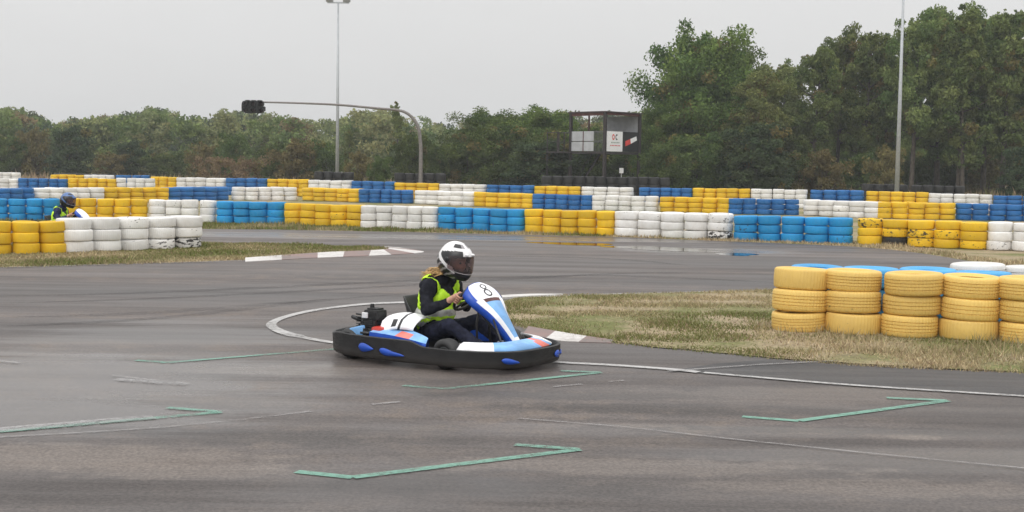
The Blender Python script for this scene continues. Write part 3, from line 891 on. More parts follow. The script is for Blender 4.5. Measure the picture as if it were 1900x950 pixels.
# third long barrier
t1 = interp([276, 323, 416, 493, 569, 649, 729, 811, 900, 988, 1075, 1172, 1183, 1283, 1390, 1495, 1601, 1720, 1841, 1920], [327, 329.5, 330.5, 331.5, 333.5, 335.5, 338.5, 341, 343, 345, 347, 348.5, 349, 349, 351, 352, 354, 358, 362, 365])
b1 = lambda u: hor(u) + FPX * CAMH / float(np.interp(u, [276, 1100, 1950], [76, 69, 61]))
row([(Y_, 276, 323, 3), (W_, 323, 416, 5), (B_, 416, 493, 4), (Y_, 493, 569, 4), (W_, 569, 649, 4), (B_, 649, 729, 4), (Y_, 729, 811, 4), (W_, 811, 900, 4), (B_, 900, 988, 4), (Y_, 988, 1075, 4), (W_, 1075, 1172, 4), (B_, 1183, 1283, 5), (Y_, 1283, 1390, 5), (W_, 1390, 1495, 5), (B_, 1502, 1601, 4), (Y_, 1605, 1720, 5), (W_, 1720, 1841, 5), (B_, 1841, 1950, 4)],
    t1, b1, 4, 'in the rearmost long row', 'rearmost long row of tyre barriers')
# short row on the left between the middle and the rearmost rows
t1l = interp([0, 285], [331.5, 331]); b1l = lambda u: hor(u) + FPX * CAMH / 70.0
row([(W_, -40, 33, 4), (B_, 33, 124, 5), (Y_, 124, 215, 5), (W_, 215, 285, 4)], t1l, b1l, 4, 'in the short row far left', 'short far left row of tyre barriers',
    notes={0: 'white tyre barrier at the left picture edge, lower of two white ones there', 1: 'dark blue tyre barrier in the short far left row', 2: 'yellow tyre barrier in the short far left row', 3: 'white tyre barrier ending the short far left row'})
t0 = interp([0, 35, 91, 274], [320, 320, 324, 325.5]); b0 = lambda u: hor(u) + FPX * CAMH / 82.0
row([(W_, -30, 35, 4), (Y_, 91, 154, 4), (W_, 154, 211, 4), (B_, 211, 274, 4)], t0, b0, 5, 'at the far left edge of the field', 'farthest left tyre barriers',
    notes={0: 'far white tyre barrier standing tallest at the left picture edge', 1: 'low far yellow tyre barrier at the edge of the left field', 2: 'low far white tyre barrier between a yellow and a blue one', 3: 'low far blue tyre barrier at the edge of the left field'})

# front left wall on its turf strip
fl_b = interp([-135, 0, 128, 255, 384], [476, 474, 471.5, 466.5, 460]); fl_t = interp([-135, 0, 20, 128, 255, 384], [413, 412, 411.5, 408, 404.5, 401.5])
row([(Y_, -135, 128, 5), (W_, 128, 384, 5)], fl_t, fl_b, 3, 'on the left turf', 'front left tyre barriers',
    notes={0: 'yellow tyre barrier in front on the left turf strip', 1: 'white tyre barrier ending the near left wall, black scuffs at its foot'},
    opts={1: dict(worn={(4, 0): 0.9, (4, 1): 0.5, (3, 0): 0.75, (2, 0): 0.4})})
# front right wall: faded yellow in front, light blue and white behind
a, b = G(1424, 615.5), G(1968, 645)
dv = (b - a).normalized(); nv = Vector((-dv.y, dv.x, 0))
sp_ = (b - a).length / 5
barrier('pale_yellow_t', a + nv * sp_ / 2, b + nv * sp_ / 2, 5, 3, 0.675, 'faded yellow tyre barrier in dry grass at front right', 'front right tyre barriers', near=True, wear=0.05, worn={(1, 1): 0.45, (1, 0): 0.25, (0, 2): 0.12})
barrier('pale_yellow_t', b + nv * sp_ / 2 + dv * 0.03, b + nv * sp_ / 2 + dv * (5 * sp_ + .03), 5, 3, 0.675, 'yellow tyre barrier just outside the right edge', 'front right tyre barriers', near=True, wear=0.05) if False else None
o2 = nv * (sp_ * 1.52)
barrier('pale_blue_t', a + o2 + dv * 0.10, a + o2 + nv * 0.10 + dv * (0.10 + 4.05 * sp_), 4, 3, 0.675, 'light blue tyre barrier right behind the faded yellow one', 'front right tyre barriers', near=True)
o3 = nv * (sp_ * 3.0)
barrier('white_t', a + o3 + dv * (3.15 * sp_), a + o3 + dv * (6.15 * sp_), 3, 3, 0.70, 'white tyre barrier behind the light blue one at front right', 'front right tyre barriers', near=True)

# black tyre barriers at the edge of the woods
def black_row(x0, x1, top, depth, label):
    a = GX(x0, depth); b = GX(x1, depth * 1.0)
    n = max(3, round((b - a).length / 0.62))
    h = ztop((x0 + x1) / 2, top, depth)
    barrier('black_t', a, b, n, 3, max(0.5, h), label, 'black tyre barriers by the woods')
black_row(583, 656, 319, 88, 'black tyre barrier at the foot of the left floodlight mast')
black_row(732, 826, 321.5, 86, 'black tyre barrier at the foot of the signal gantry')
black_row(1005, 1242, 328, 79, 'long black tyre barrier in front of the timing tower')
black_row(1598, 1682, 342, 76, 'black tyre barrier around the right floodlight mast')
black_row(1690, 1788, 344, 75, 'black tyre barrier right of the right floodlight mast')
black_row(100, 205, 322.5, 92, 'low far black tyre barrier behind the far driver')

# ================================================================== KART
def smoothstep(a, b, x):
    t = min(1, max(0, (x - a) / (b - a))); return t * t * (3 - 2 * t)
def ring_pt(t):
    c, s_ = math.cos(t), math.sin(t); n = 3.0
    x = 1.045 * math.copysign(abs(c) ** (2 / n), c); y = 0.685 * math.copysign(abs(s_) ** (2 / n), s_)
    y *= (1 - 0.06 * x)
    # slight waist at the front wheels
    y *= 1 - 0.045 * math.exp(-((x - 0.30) / 0.16) ** 2)
    return Vector((x, y, 0))
def ring_frame(t):
    e = 1e-3
    d = (ring_pt(t + e) - ring_pt(t - e)).normalized()
    return ring_pt(t), Vector((d.y, -d.x, 0))
NR = 120
def ring_params(n):
    # even steps in arc length
    T = np.linspace(0, 2 * np.pi, 2001); pts = np.array([ring_pt(t)[:2] for t in T])
    s_ = np.concatenate([[0], np.cumsum(np.linalg.norm(np.diff(pts, axis=0), axis=1))])
    return np.interp(np.linspace(0, s_[-1], n + 1)[:-1], s_, T)
def ring_top(p):
    return 0.192 + 0.048 * (1 - smoothstep(0.10, 0.27, p.x)) - 0.025 * (1 - smoothstep(-0.93, -0.72, p.x))
ZB = 0.045
def torus_prof(Rr, wd, rim):
    h = wd / 2
    return [(Rr, -h * 0.55), (Rr, h * 0.55), (Rr - 0.012, h * 0.85), (Rr - 0.035, h), (rim + 0.012, h * 0.95), (rim, h * 0.8), (rim, -h * 0.8), (rim + 0.012, -h * 0.95), (Rr - 0.035, -h), (Rr - 0.012, -h * 0.85)]
AX_Y = Matrix(((1, 0, 0), (0, 0, 1), (0, -1, 0)))   # turns z axis onto y

def build_kart(root, number=True):
    # --- wrap-round bumper
    T = ring_params(NR)
    rows = [[] for _ in range(12)]
    for t in T:
        p, n = ring_frame(t); zt = ring_top(p)
        prof = [(-0.030, ZB + 0.012), (-0.020, ZB), (0.008, ZB), (0.020, ZB + 0.012), (0.026, ZB + 0.05), (0.027, (ZB + zt) / 2), (0.030, zt - 0.030), (0.030, zt - 0.006), (0.022, zt), (0.006, zt), (0.000, zt - 0.010), (-0.012, zt - 0.05)]
        for j, (o_, z_) in enumerate(prof): rows[j].append(p + n * (o_ - 0.03) + Vector((0, 0, z_)))
    mb = MB(); mb.grid(rows + [rows[0]], closed_u=True)
    bumper = mb.build('bumper', M['black_plastic'], root, True, 50)
    # blue inserts: mirrored pairs along the flanks and the nose
    def insert(t0, t1, zc, hh, tear):
        mb = MB(); up, dn, mid = [], [], []
        K = 14
        for i in range(K + 1):
            q = i / K; t = t0 + (t1 - t0) * q
            p, n = ring_frame(t)
            env = math.sin(math.pi * min(1, max(0, q))) ** 0.55
            if tear > 0: env *= (1 - q) * 0.75 + 0.35
            z_m = zc + (0.012 - 0.03 * q) * tear
            off = n * (0.008)
            up.append(p + off + Vector((0, 0, z_m + hh * env))); dn.append(p + off + Vector((0, 0, z_m - hh * env))); mid.append(p + n * 0.0105 + Vector((0, 0, z_m)))
        mb.grid([up, mid, dn])
        o = mb.build('bumper_insert', M['blue_plastic'], bumper, True)
        sm = o.modifiers.new('thick', 'SOLIDIFY'); sm.thickness = 0.006
        return o
    def t_at(x, side):      # parameter on the flank at local x
        Ts = np.linspace(0.02, math.pi - 0.02, 800) * side
        return min(Ts, key=lambda t: abs(ring_pt(t).x - x))
    for side in (-1, 1):
        insert(t_at(-0.43, side), t_at(-0.25, side), 0.140, 0.048, 0.3)
        insert(t_at(-0.19, side), t_at(0.08, side), 0.122, 0.038, 1.0)
    insert(-0.60, -0.34, 0.112, 0.030, 0.8); insert(0.34, 0.60, 0.110, 0.024, -0.0)
    insert(0.14, 0.30, 0.118, 0.032, 0.0); insert(-0.30, -0.16, 0.118, 0.02, 0.0) if False else None
    # --- frame, floor
    mb = MB()
    for sy in (-1, 1):
        mb.tube([(-0.90, 0.40 * sy, 0.075), (-0.5, 0.36 * sy, 0.07), (0.05, 0.31 * sy, 0.07), (0.45, 0.22 * sy, 0.07), (0.88, 0.20 * sy, 0.085)], 0.016, 8)
        mb.tube([(-0.35, 0.33 * sy, 0.07), (-0.32, 0.62 * sy, 0.10), (0.15, 0.62 * sy, 0.10), (0.18, 0.28 * sy, 0.07)], 0.012, 8)
    for x, y in ((-0.66, 0.40), (-0.2, 0.33), (0.38, 0.25), (0.86, 0.2)): mb.tube([(x, -y, 0.07), (x, y, 0.07)], 0.015, 8)
    for sy in (-1, 1): mb.tube([(0.38, 0.22 * sy, 0.08), (0.38, 0.40 * sy, 0.12)], 0.016, 8)
    mb.tube([(-0.66, -0.55, 0.137), (-0.66, 0.55, 0.137)], 0.02, 10)
    mb.build('frame', M['dark_steel'], root, True, 40)
    mb = MB(); mb.box((0.36, 0, 0.055), (0.98, 0.46, 0.008)); mb.build('floor_tray', M['steel'], root)
    # --- wheels
    for sy in (-1, 1):
        for x, y, rr, wd in ((-0.66, 0.49, 0.138, 0.19), (0.38, 0.475, 0.130, 0.13)):
            wl = empty('wheel', (x, y * sy, rr)); wl.parent = root
            M4 = AX_Y.to_4x4()
            mb = MB(); mb.revolve(torus_prof(rr, wd, 0.066), 36, M4); mb.build('tyre', M['rubber'], wl, True, 40)
            mb = MB(); mb.revolve([(0.066, -wd * 0.36), (0.066, wd * 0.36), (0.058, wd * 0.36), (0.050, wd * 0.12), (0.02, wd * 0.10), (0.02, wd * 0.25), (0.001, wd * 0.25), (0.001, -wd * 0.25), (0.02, -wd * 0.25), (0.02, -wd * 0.10), (0.050, -wd * 0.12), (0.058, -wd * 0.36)], 24, M4)
            mb.build('rim', M['steel'], wl, True, 40)
    # --- side pods
    for sy in (-1, 1):
        pod = MB(); K = 20
        top_o, top_i, low_o, low_i = [], [], [], []
        for i in range(K + 1):
            q = i / K; x = -0.40 + 0.62 * q
            yo = 0.585 - 0.02 * q; wdt = 0.22 * (1 - q) ** 0.75 + 0.03
            zt = 0.285 - 0.055 * q + 0.012 * math.sin(q * 3.1)
            top_o.append((x, yo * sy, zt - 0.022)); top_i.append((x, (yo - wdt) * sy, zt + 0.022))
            low_o.append((x, (yo + 0.01) * sy, 0.12)); low_i.append((x, (yo - wdt - 0.005) * sy, 0.12))
        mid_ = [tuple((Vector(a_) * 0.4 + Vector(b__) * 0.6) + Vector((0, 0, 0.006))) for a_, b__ in zip(top_o, top_i)]
        pod.grid([low_o, top_o], mi=1); pod.grid([top_o, mid_], mfun=lambda i, j: 2 if 9 <= j <= 13 else 0); pod.grid([mid_, top_i], mi=0); pod.grid([top_i, low_i], mi=1)
        pod.build('side_pod', [M['lightblue'], M['blue_plastic'], M['coral']], root, True, 40)
        mb = MB(); mb.box((-0.57, 0.545 * sy, 0.250), (0.15, 0.05, 0.085), Euler((0, R(-14), 0)), 0, 0.012); mb.build('pod_fin', M['lightblue'], root)
    # --- front spoiler: curved plate just inside the bumper
    K = 48
    o_, m1, i_ = [], [], []
    for k in range(K + 1):
        q = k / K; t = -1.18 + 2.36 * q
        p, n = ring_frame(t)
        wv = 0.13 + 0.05 * math.cos((q - 0.5) * math.pi)
        o_.append(p - n * 0.075 + Vector((0, 0, 0.188))); m1.append(p - n * (0.075 + wv * 0.5) + Vector((0, 0, 0.226))); i_.append(p - n * (0.075 + wv) + Vector((0, 0, 0.238)))
    def sp_m(i, j):
        q = j / K
        if q < 0.205 or q > 0.665: return 1
        if 0.535 < q < 0.585: return 2
        if i == 0 and (0.50 < q < 0.535): return 2
        return 0
    mb = MB(); mb.grid([o_, m1, i_], mfun=sp_m)
    lo = [Vector(p) + Vector((0, 0, -0.02)) for p in i_]; mb.grid([i_, lo], mfun=lambda i, j: 1 if (j / K < 0.205 or j / K > 0.665) else 0)
    sp = mb.build('front_spoiler', [M['lightblue'], M['white_plastic'], M['coral']], root, True, 50)
    sm = sp.modifiers.new('thick', 'SOLIDIFY'); sm.thickness = 0.012
    # --- front fairing with the number panel
    ctl = [(0.80, 0.225, 0.048), (0.735, 0.315, 0.074), (0.665, 0.405, 0.105), (0.595, 0.485, 0.150), (0.535, 0.545, 0.205), (0.48, 0.598, 0.240), (0.425, 0.648, 0.245), (0.375, 0.688, 0.215), (0.335, 0.708, 0.150)]
    pth = smooth_path([Vector(c) for c in ctl], 4)
    J = 24; rows = []
    nrm = []
    for k, c in enumerate(pth):
        d = (pth[min(k + 1, len(pth) - 1)] - pth[max(k - 1, 0)]); tdir = Vector((d.x, 0, d.y)).normalized()
        nn = Vector((tdir.z, 0, -tdir.x))
        if nn.x < 0: nn = -nn
        nrm.append(nn)
    def fair(k, v, lift=0.0):
        c = pth[k]; hw = c.z; nn = nrm[k]
        av = abs(v)
        back = 0.055 * av ** 2.2 + (0.042 * ((av - 0.86) / 0.14) if av > 0.86 else 0)
        yy = math.copysign(min(av, 0.88 + (av - 0.88) * 0.25) if av > 0.88 else av, v) * hw
        return Vector((c.x, yy, c.y)) + nn * (lift - back)
    for k in range(len(pth)): rows.append([fair(k, -1 + 2 * j / J) for j in range(J + 1)])
    n_r = len(pth)
    def fm(i, j):
        v = abs(-1 + 2 * (j + 0.5) / J); q = (i + 0.5) / (n_r - 1)
        if v > 0.86: return 2
        if q > 0.585: return 1 if v < 0.72 and q < 0.965 else 2
        if q > 0.54: return 3 if v < 0.5 else 1
        edge = 0.52
        if v > edge: return 1
        if q < 0.06: return 1
        return 0
    mb = MB(); mb.grid(rows, mfun=fm)
    fr = mb.build('front_fairing', [M['lightblue'], M['white_plastic'], M['blue_plastic'], M['tower_red']], root, True, 60)
    sm = fr.modifiers.new('thick', 'SOLIDIFY'); sm.thickness = 0.010; sm.offset = -1
    if number:
        # the figure 8, two looped strokes laid on the panel
        def onpanel(x, y):
            kf = y; k0 = max(0, min(n_r - 2, int(kf))); f = kf - k0
            hw = pth[k0].z * (1 - f) + pth[k0 + 1].z * f
            v = x / hw
            return fair(k0, v, 0.0045) * (1 - f) + fair(k0 + 1, v, 0.0045) * f
        mb = MB()
        for cy_, ry_, rx_ in ((0.690, 0.062, 0.050), (0.822, 0.052, 0.042)):
            a_, b__ = [], []
            for k in range(33):
                t = 2 * math.pi * k / 32
                for lst, sc_ in ((a_, 1.0), (b__, 0.70)):
                    lst.append(onpanel(rx_ * sc_ * math.cos(t), (cy_ + ry_ * sc_ * math.sin(t) * 1.12) * (n_r - 1)))
            mb.grid([a_, b__])
        o = mb.build('number', M['helmet_black'], fr)
    # struts that carry the fairing, pedals
    mb = MB()
    for sy in (-1, 1):
        mb.tube([(0.42, 0.10 * sy, 0.08), (0.40, 0.09 * sy, 0.36), (0.44, 0.08 * sy, 0.60)], 0.011, 8)
        mb.tube([(0.80, 0.15 * sy, 0.09), (0.72, 0.15 * sy, 0.20), (0.58, 0.1 * sy, 0.42)], 0.009, 8)
    mb.build('fairing_support', M['dark_steel'], root, True)
    for sy in (-1, 1):
        mb = MB(); mb.tube([(0.70, 0.13 * sy, 0.07), (0.70, 0.13 * sy, 0.20)], 0.008, 8); mb.box((0.695, 0.13 * sy, 0.20), (0.02, 0.08, 0.07), Euler((0, R(-20), 0)), 0, 0.005)
        mb.build('pedal', M['steel'], root)
    # pale bars on the floor either side of the column
    mb = MB()
    for sy in (-1, 1): mb.box((0.47, 0.25 * sy, 0.175), (0.22, 0.05, 0.022), Euler((0, 0, R(-12 * sy))), 0, 0.006)
    mb.build('leg_guard', M['white_plastic'], root)
    # --- steering
    sw = empty('steering_wheel', WHEEL_C); sw.parent = root
    sw.rotation_euler = (0, R(-WHEEL_TILT), 0)
    mb = MB(); rim = [(0.15 * math.cos(t), 0.15 * math.sin(t), 0) for t in np.linspace(0, 2 * np.pi, 41)]
    mb.tube(rim, 0.014, 10, cap=False); mb.build('rim', M['black_plastic'], sw, True)
    mb = MB()
    for a_ in (90, 210, 330): mb.tube([(0, 0, -0.02), (0.15 * math.cos(R(a_)), 0.15 * math.sin(R(a_)), 0)], 0.010, 6)
    mb.ball((0, 0, -0.015), (0.045, 0.045, 0.02)); mb.build('spokes', M['black_plastic'], sw, True)
    mb = MB(); mb.box((-0.075, -0.02, 0.012), (0.05, 0.075, 0.014), None, 0, 0.005); mb.build('wheel_pad', M['vest'], sw)
    cw = Vector(WHEEL_C)
    mb = MB(); mb.tube([cw, cw + Vector((math.sin(R(WHEEL_TILT)), 0, -math.cos(R(WHEEL_TILT)))) * 0.52], 0.011, 8); mb.build('steering_column', M['dark_steel'], root, True)
    # --- bucket seat
    ctl = [(0.16, 0.155, 0.15, 0.03), (0.02, 0.105, 0.17, 0.05), (-0.12, 0.085, 0.185, 0.085), (-0.26, 0.12, 0.20, 0.12), (-0.34, 0.24, 0.215, 0.13), (-0.385, 0.38, 0.215, 0.12), (-0.415, 0.50, 0.19, 0.07), (-0.425, 0.545, 0.15, 0.03)]
    rows = []
    for k, (x, z, hw, wing) in enumerate(ctl):
        prev, nxt = ctl[max(0, k - 1)], ctl[min(len(ctl) - 1, k + 1)]
        d = Vector((nxt[0] - prev[0], 0, nxt[1] - prev[1])).normalized(); nn = Vector((-d.z, 0, d.x)) * -1
        if nn.x + nn.z < 0: nn = -nn
        rows.append([Vector((x, hw * math.sin(a_) * 1.0, z)) + nn * (wing * (1 - math.cos(a_)) * 1.5) for a_ in np.linspace(-1.45, 1.45, 17)])
    mb = MB(); mb.grid(rows)
    st = mb.build('seat', M['seat'], root, True)
    sm = st.modifiers.new('thick', 'SOLIDIFY'); sm.thickness = 0.012
    ss = st.modifiers.new('sub', 'SUBSURF'); ss.levels = 1; ss.render_levels = 2
    # --- engine on the right behind the driver
    en = empty('engine', (-0.53, -0.40, 0.09)); en.parent = root; en.scale = (0.92, 0.92, 0.90)
    mb = MB(); mb.box((0, 0, 0.11), (0.24, 0.22, 0.20), None, 0, 0.02); mb.box((0.02, 0, 0.25), (0.17, 0.16, 0.12), Euler((0, R(12), 0)), 0, 0.02)
    for k in range(6): mb.box((-0.02 + 0.0, 0, 0.20 + 0.022 * k), (0.21, 0.19, 0.006))
    mb.build('crankcase', M['dark_steel'], en)
    mb = MB(); mb.box((0.05, -0.01, 0.335), (0.17, 0.16, 0.11), None, 0, 0.025); mb.box((0.05, -0.01, 0.395), (0.12, 0.11, 0.02), None, 0, 0.006); mb.tube([(0.0, 0, 0.39), (0.0, 0, 0.44)], [0.025, 0.018], 10); mb.build('air_filter', M['black_plastic'], en)
    mb = MB(); mb.box((0.0, -0.105, 0.335), (0.07, 0.02, 0.055), None, 0, 0.008); mb.build('label_plate', M['white_plastic'], en)
    mb = MB(); mb.tube([(-0.10, -0.06, 0.28), (-0.20, -0.05, 0.30), (-0.24, 0.06, 0.27), (-0.20, 0.2, 0.2)], 0.022, 10); mb.tube([(-0.06, -0.06, 0.33), (-0.15, -0.06, 0.335)], 0.010, 8); mb.tube([(-0.08, 0.02, 0.30), (-0.14, -0.04, 0.22), (-0.10, -0.10, 0.18)], 0.008, 6); mb.build('exhaust', M['dark_steel'], en, True)
    mb = MB(); mb.revolve([(0.09, -0.03), (0.09, 0.03), (0.07, 0.04), (0.001, 0.04), (0.001, -0.04), (0.07, -0.04)], 24, Matrix.Translation((-0.02, -0.14, 0.14)) @ AX_Y.to_4x4()); mb.build('flywheel_cover', M['black_plastic'], en, True, 40)
    # --- white cover between engine and seat, red tank below it
    K = 14; rows = []
    for i, (yy, zz) in enumerate(((-0.50, 0.290), (-0.49, 0.315), (-0.45, 0.350), (-0.38, 0.385), (-0.30, 0.398), (-0.25, 0.38))):
        rows.append([Vector((-0.37 + 0.35 * q / K, yy + 0.05 * (q / K) ** 2, zz + 0.028 * math.sin(math.pi * q / K) - (0.05 * (1 - q / K) if i < 2 else 0))) for q in range(K + 1)])
    mb = MB(); mb.grid(rows, mfun=lambda i, j: 1 if (j == 8 or (i == 1 and j in (5, 6))) else 0)
    cv = mb.build('engine_cover', [M['white_plastic'], M['helmet_black']], root, True)
    sm = cv.modifiers.new('thick', 'SOLIDIFY'); sm.thickness = 0.01
    mb = MB(); mb.box((-0.37, -0.47, 0.258), (0.12, 0.13, 0.09), None, 0, 0.025); mb.build('fuel_tank', M['red_plastic'], root)
    mb = MB(); mb.tube([(-0.42, -0.56, 0.245), (-0.52, -0.56, 0.245)], 0.014, 8); mb.tube([(-0.86, 0.25, 0.12), (-0.62, 0.25, 0.45), (-0.62, -0.12, 0.45)], 0.012, 8) if False else None
    mb.build('grab_bar', M['dark_steel'], root, True)
WHEEL_TILT = 48
WHEEL_C = (0.235, 0.0, 0.565)

# ================================================================== DRIVER
def capsule_mesh(bm, a, b, ra, rb, sy=1.0):
    """closed tapered capsule"""
    a = Vector(a); b = Vector(b); d = b - a; ln = d.length; d.normalize()
    q = d.to_track_quat('Z', 'Y'); n = 16; rings = []
    K = 5
    for i in range(K):
        t = math.pi / 2 * i / K; rings.append((ra * math.sin(t), -ra * math.cos(t)))
    for i in range(5): rings.append((ra + (rb - ra) * i / 4, ln * i / 4))
    for i in range(1, K + 1):
        t = math.pi / 2 * (1 - i / K); rings.append((rb * math.sin(t), ln + rb * math.cos(t)))
    vv = []
    for r_, z_ in rings:
        r_ = max(r_, 1e-4)
        vv.append([bm.verts.new(a + q @ Vector((r_ * math.cos(2 * math.pi * k / n), r_ * math.sin(2 * math.pi * k / n), z_))) for k in range(n)])
    for i in range(len(vv) - 1):
        for k in range(n): bm.faces.new((vv[i][k], vv[i][(k + 1) % n], vv[i + 1][(k + 1) % n], vv[i + 1][k]))
    bm.faces.new(vv[0][::-1]); bm.faces.new(vv[-1])
def ell_mesh(bm, c, r3, rot=(0, 0, 0)):
    res = bmesh.ops.create_icosphere(bm, subdivisions=3, radius=1.0)
    E = Euler([R(x) for x in rot]).to_matrix()
    for v in res['verts']: v.co = E @ Vector((v.co.x * r3[0], v.co.y * r3[1], v.co.z * r3[2])) + Vector(c)

HEAD_C = Vector((0.085, 0.0, 0.885))
HEAD_YAW, HEAD_PITCH = R(-4), R(10)
def head_matrix():
    return Matrix.Translation(HEAD_C) @ Euler((0, HEAD_PITCH, HEAD_YAW)).to_matrix().to_4x4()

BODY = []   # (kind, label, args)
def define_body():
    E = lambda lab, c, r3, rot=(0, 0, 0): BODY.append(('e', lab, c, r3, rot))
    C = lambda lab, a, b, ra, rb: BODY.append(('c', lab, a, b, ra, rb))
    E('torso', (-0.19, 0, 0.22), (0.135, 0.175, 0.125)); E('torso', (-0.145, 0, 0.36), (0.150, 0.170, 0.15), (0, 8, 0)); E('torso', (-0.105, 0, 0.43), (0.140, 0.165, 0.13), (0, 8, 0))
    E('torso', (-0.125, 0, 0.53), (0.125, 0.175, 0.175), (0, 12, 0)); E('torso', (-0.055, 0, 0.55), (0.105, 0.14, 0.11), (0, 12, 0))
    C('torso', (-0.085, -0.12, 0.665), (-0.085, 0.12, 0.665), 0.078, 0.078)
    C('neck', (-0.07, 0, 0.69), (0.04, 0, 0.82), 0.072, 0.060)
    for sy in (-1, 1):
        sh = (-0.085, 0.185 * sy, 0.655); el = (0.0, 0.285 * sy, 0.455); wr = (0.155, 0.180 * sy, 0.535)
        C('arm', sh, el, 0.068, 0.050); C('arm', el, wr, 0.052, 0.036)
        E('arm', (-0.06, 0.19 * sy, 0.64), (0.075, 0.07, 0.085))
        hip = (-0.15, 0.10 * sy, 0.205); kn = (0.19, 0.205 * sy, 0.335); an = (0.545, 0.15 * sy, 0.135)
        C('leg', hip, kn, 0.092, 0.066); C('leg', kn, an, 0.064, 0.045); E('leg', (0.0, 0.16 * sy, 0.265), (0.13, 0.085, 0.085), (0, -20, 0))
        C('shoe', (0.545, 0.15 * sy, 0.105), (0.655, 0.14 * sy, 0.155), 0.042, 0.036)
define_body()
def prim_dist(pr, p):
    if pr[0] == 'c':
        a, b = Vector(pr[2]), Vector(pr[3]); t = max(0, min(1, (p - a).dot(b - a) / (b - a).length_squared))
        return (p - (a + (b - a) * t)).length - (pr[4] + (pr[5] - pr[4]) * t)
    c = Vector(pr[2]); E = Euler([R(x) for x in pr[4]]).to_matrix().transposed()
    q = E @ (p - c); r3 = pr[3]
    k = math.sqrt((q.x / r3[0]) ** 2 + (q.y / r3[1]) ** 2 + (q.z / r3[2]) ** 2)
    return (k - 1) * min(r3)

def evaluated(o):
    dg = bpy.context.evaluated_depsgraph_get(); dg.update()
    return bpy.data.meshes.new_from_object(o.evaluated_get(dg))
def body_meshes():
    bm = bmesh.new()
    for pr in BODY:
        if pr[0] == 'c': capsule_mesh(bm, *pr[2:6])
        else: ell_mesh(bm, *pr[2:5])
    me = bpy.data.meshes.new('tmp'); bm.to_mesh(me); bm.free()
    o = bpy.data.objects.new('tmp', me); COL.objects.link(o)
    rm = o.modifiers.new('r', 'REMESH'); rm.mode = 'VOXEL'; rm.voxel_size = 0.011
    s1 = o.modifiers.new('s', 'SMOOTH'); s1.factor = 0.5; s1.iterations = 5
    tex = bpy.data.textures.new('folds', 'CLOUDS'); tex.noise_scale = 0.062; tex.noise_depth = 3
    dp = o.modifiers.new('d', 'DISPLACE'); dp.texture = tex; dp.strength = 0.034; dp.mid_level = 0.5; dp.texture_coords = 'LOCAL'
    me2 = evaluated(o)
    bpy.data.objects.remove(o)
    # region of every face
    lab = []
    for p in me2.polygons:
        c = p.center
        lab.append(min(BODY, key=lambda pr: prim_dist(pr, c))[1])
    return me2, lab

def vest_mesh(me, lab):
    mb = MB(); keep = {}
    me.update()
    nrm = [v.normal.copy() for v in me.vertices]
    fac, mats = [], []
    for p, lb in zip(me.polygons, lab):
        c = p.center
        lf = (lb == 'torso') or (lb == 'arm' and abs(c.y) < 0.165 and c.z > 0.60)
        if not lf or c.z < 0.235: continue
        if c.z < 0.30 and c.x > 0.0: continue
        front = c.x > -0.13 + (c.z - 0.53) * 0.2
        if c.z > 0.545 and front and abs(c.y) < (c.z - 0.545) * 0.85 + 0.01: continue
        if c.z > 0.70 and abs(c.y) < 0.085: continue
        if 0.48 < c.z < 0.70 and abs(c.y) > 0.158: continue
        z = c.z
        grey = (0.392 < z < 0.445) or (0.290 < z < 0.340)
        fac.append(tuple(p.vertices)); mats.append(1 if grey else 0)
    used = sorted({i for f in fac for i in f}); mp_ = {v: k for k, v in enumerate(used)}
    out = bpy.data.meshes.new('vest')
    out.from_pydata([tuple(me.vertices[i].co + nrm[i] * 0.012) for i in used], [], [tuple(mp_[i] for i in f) for f in fac])
    out.polygons.foreach_set('material_index', mats)
    out.polygons.foreach_set('use_smooth', [True] * len(fac))
    return out

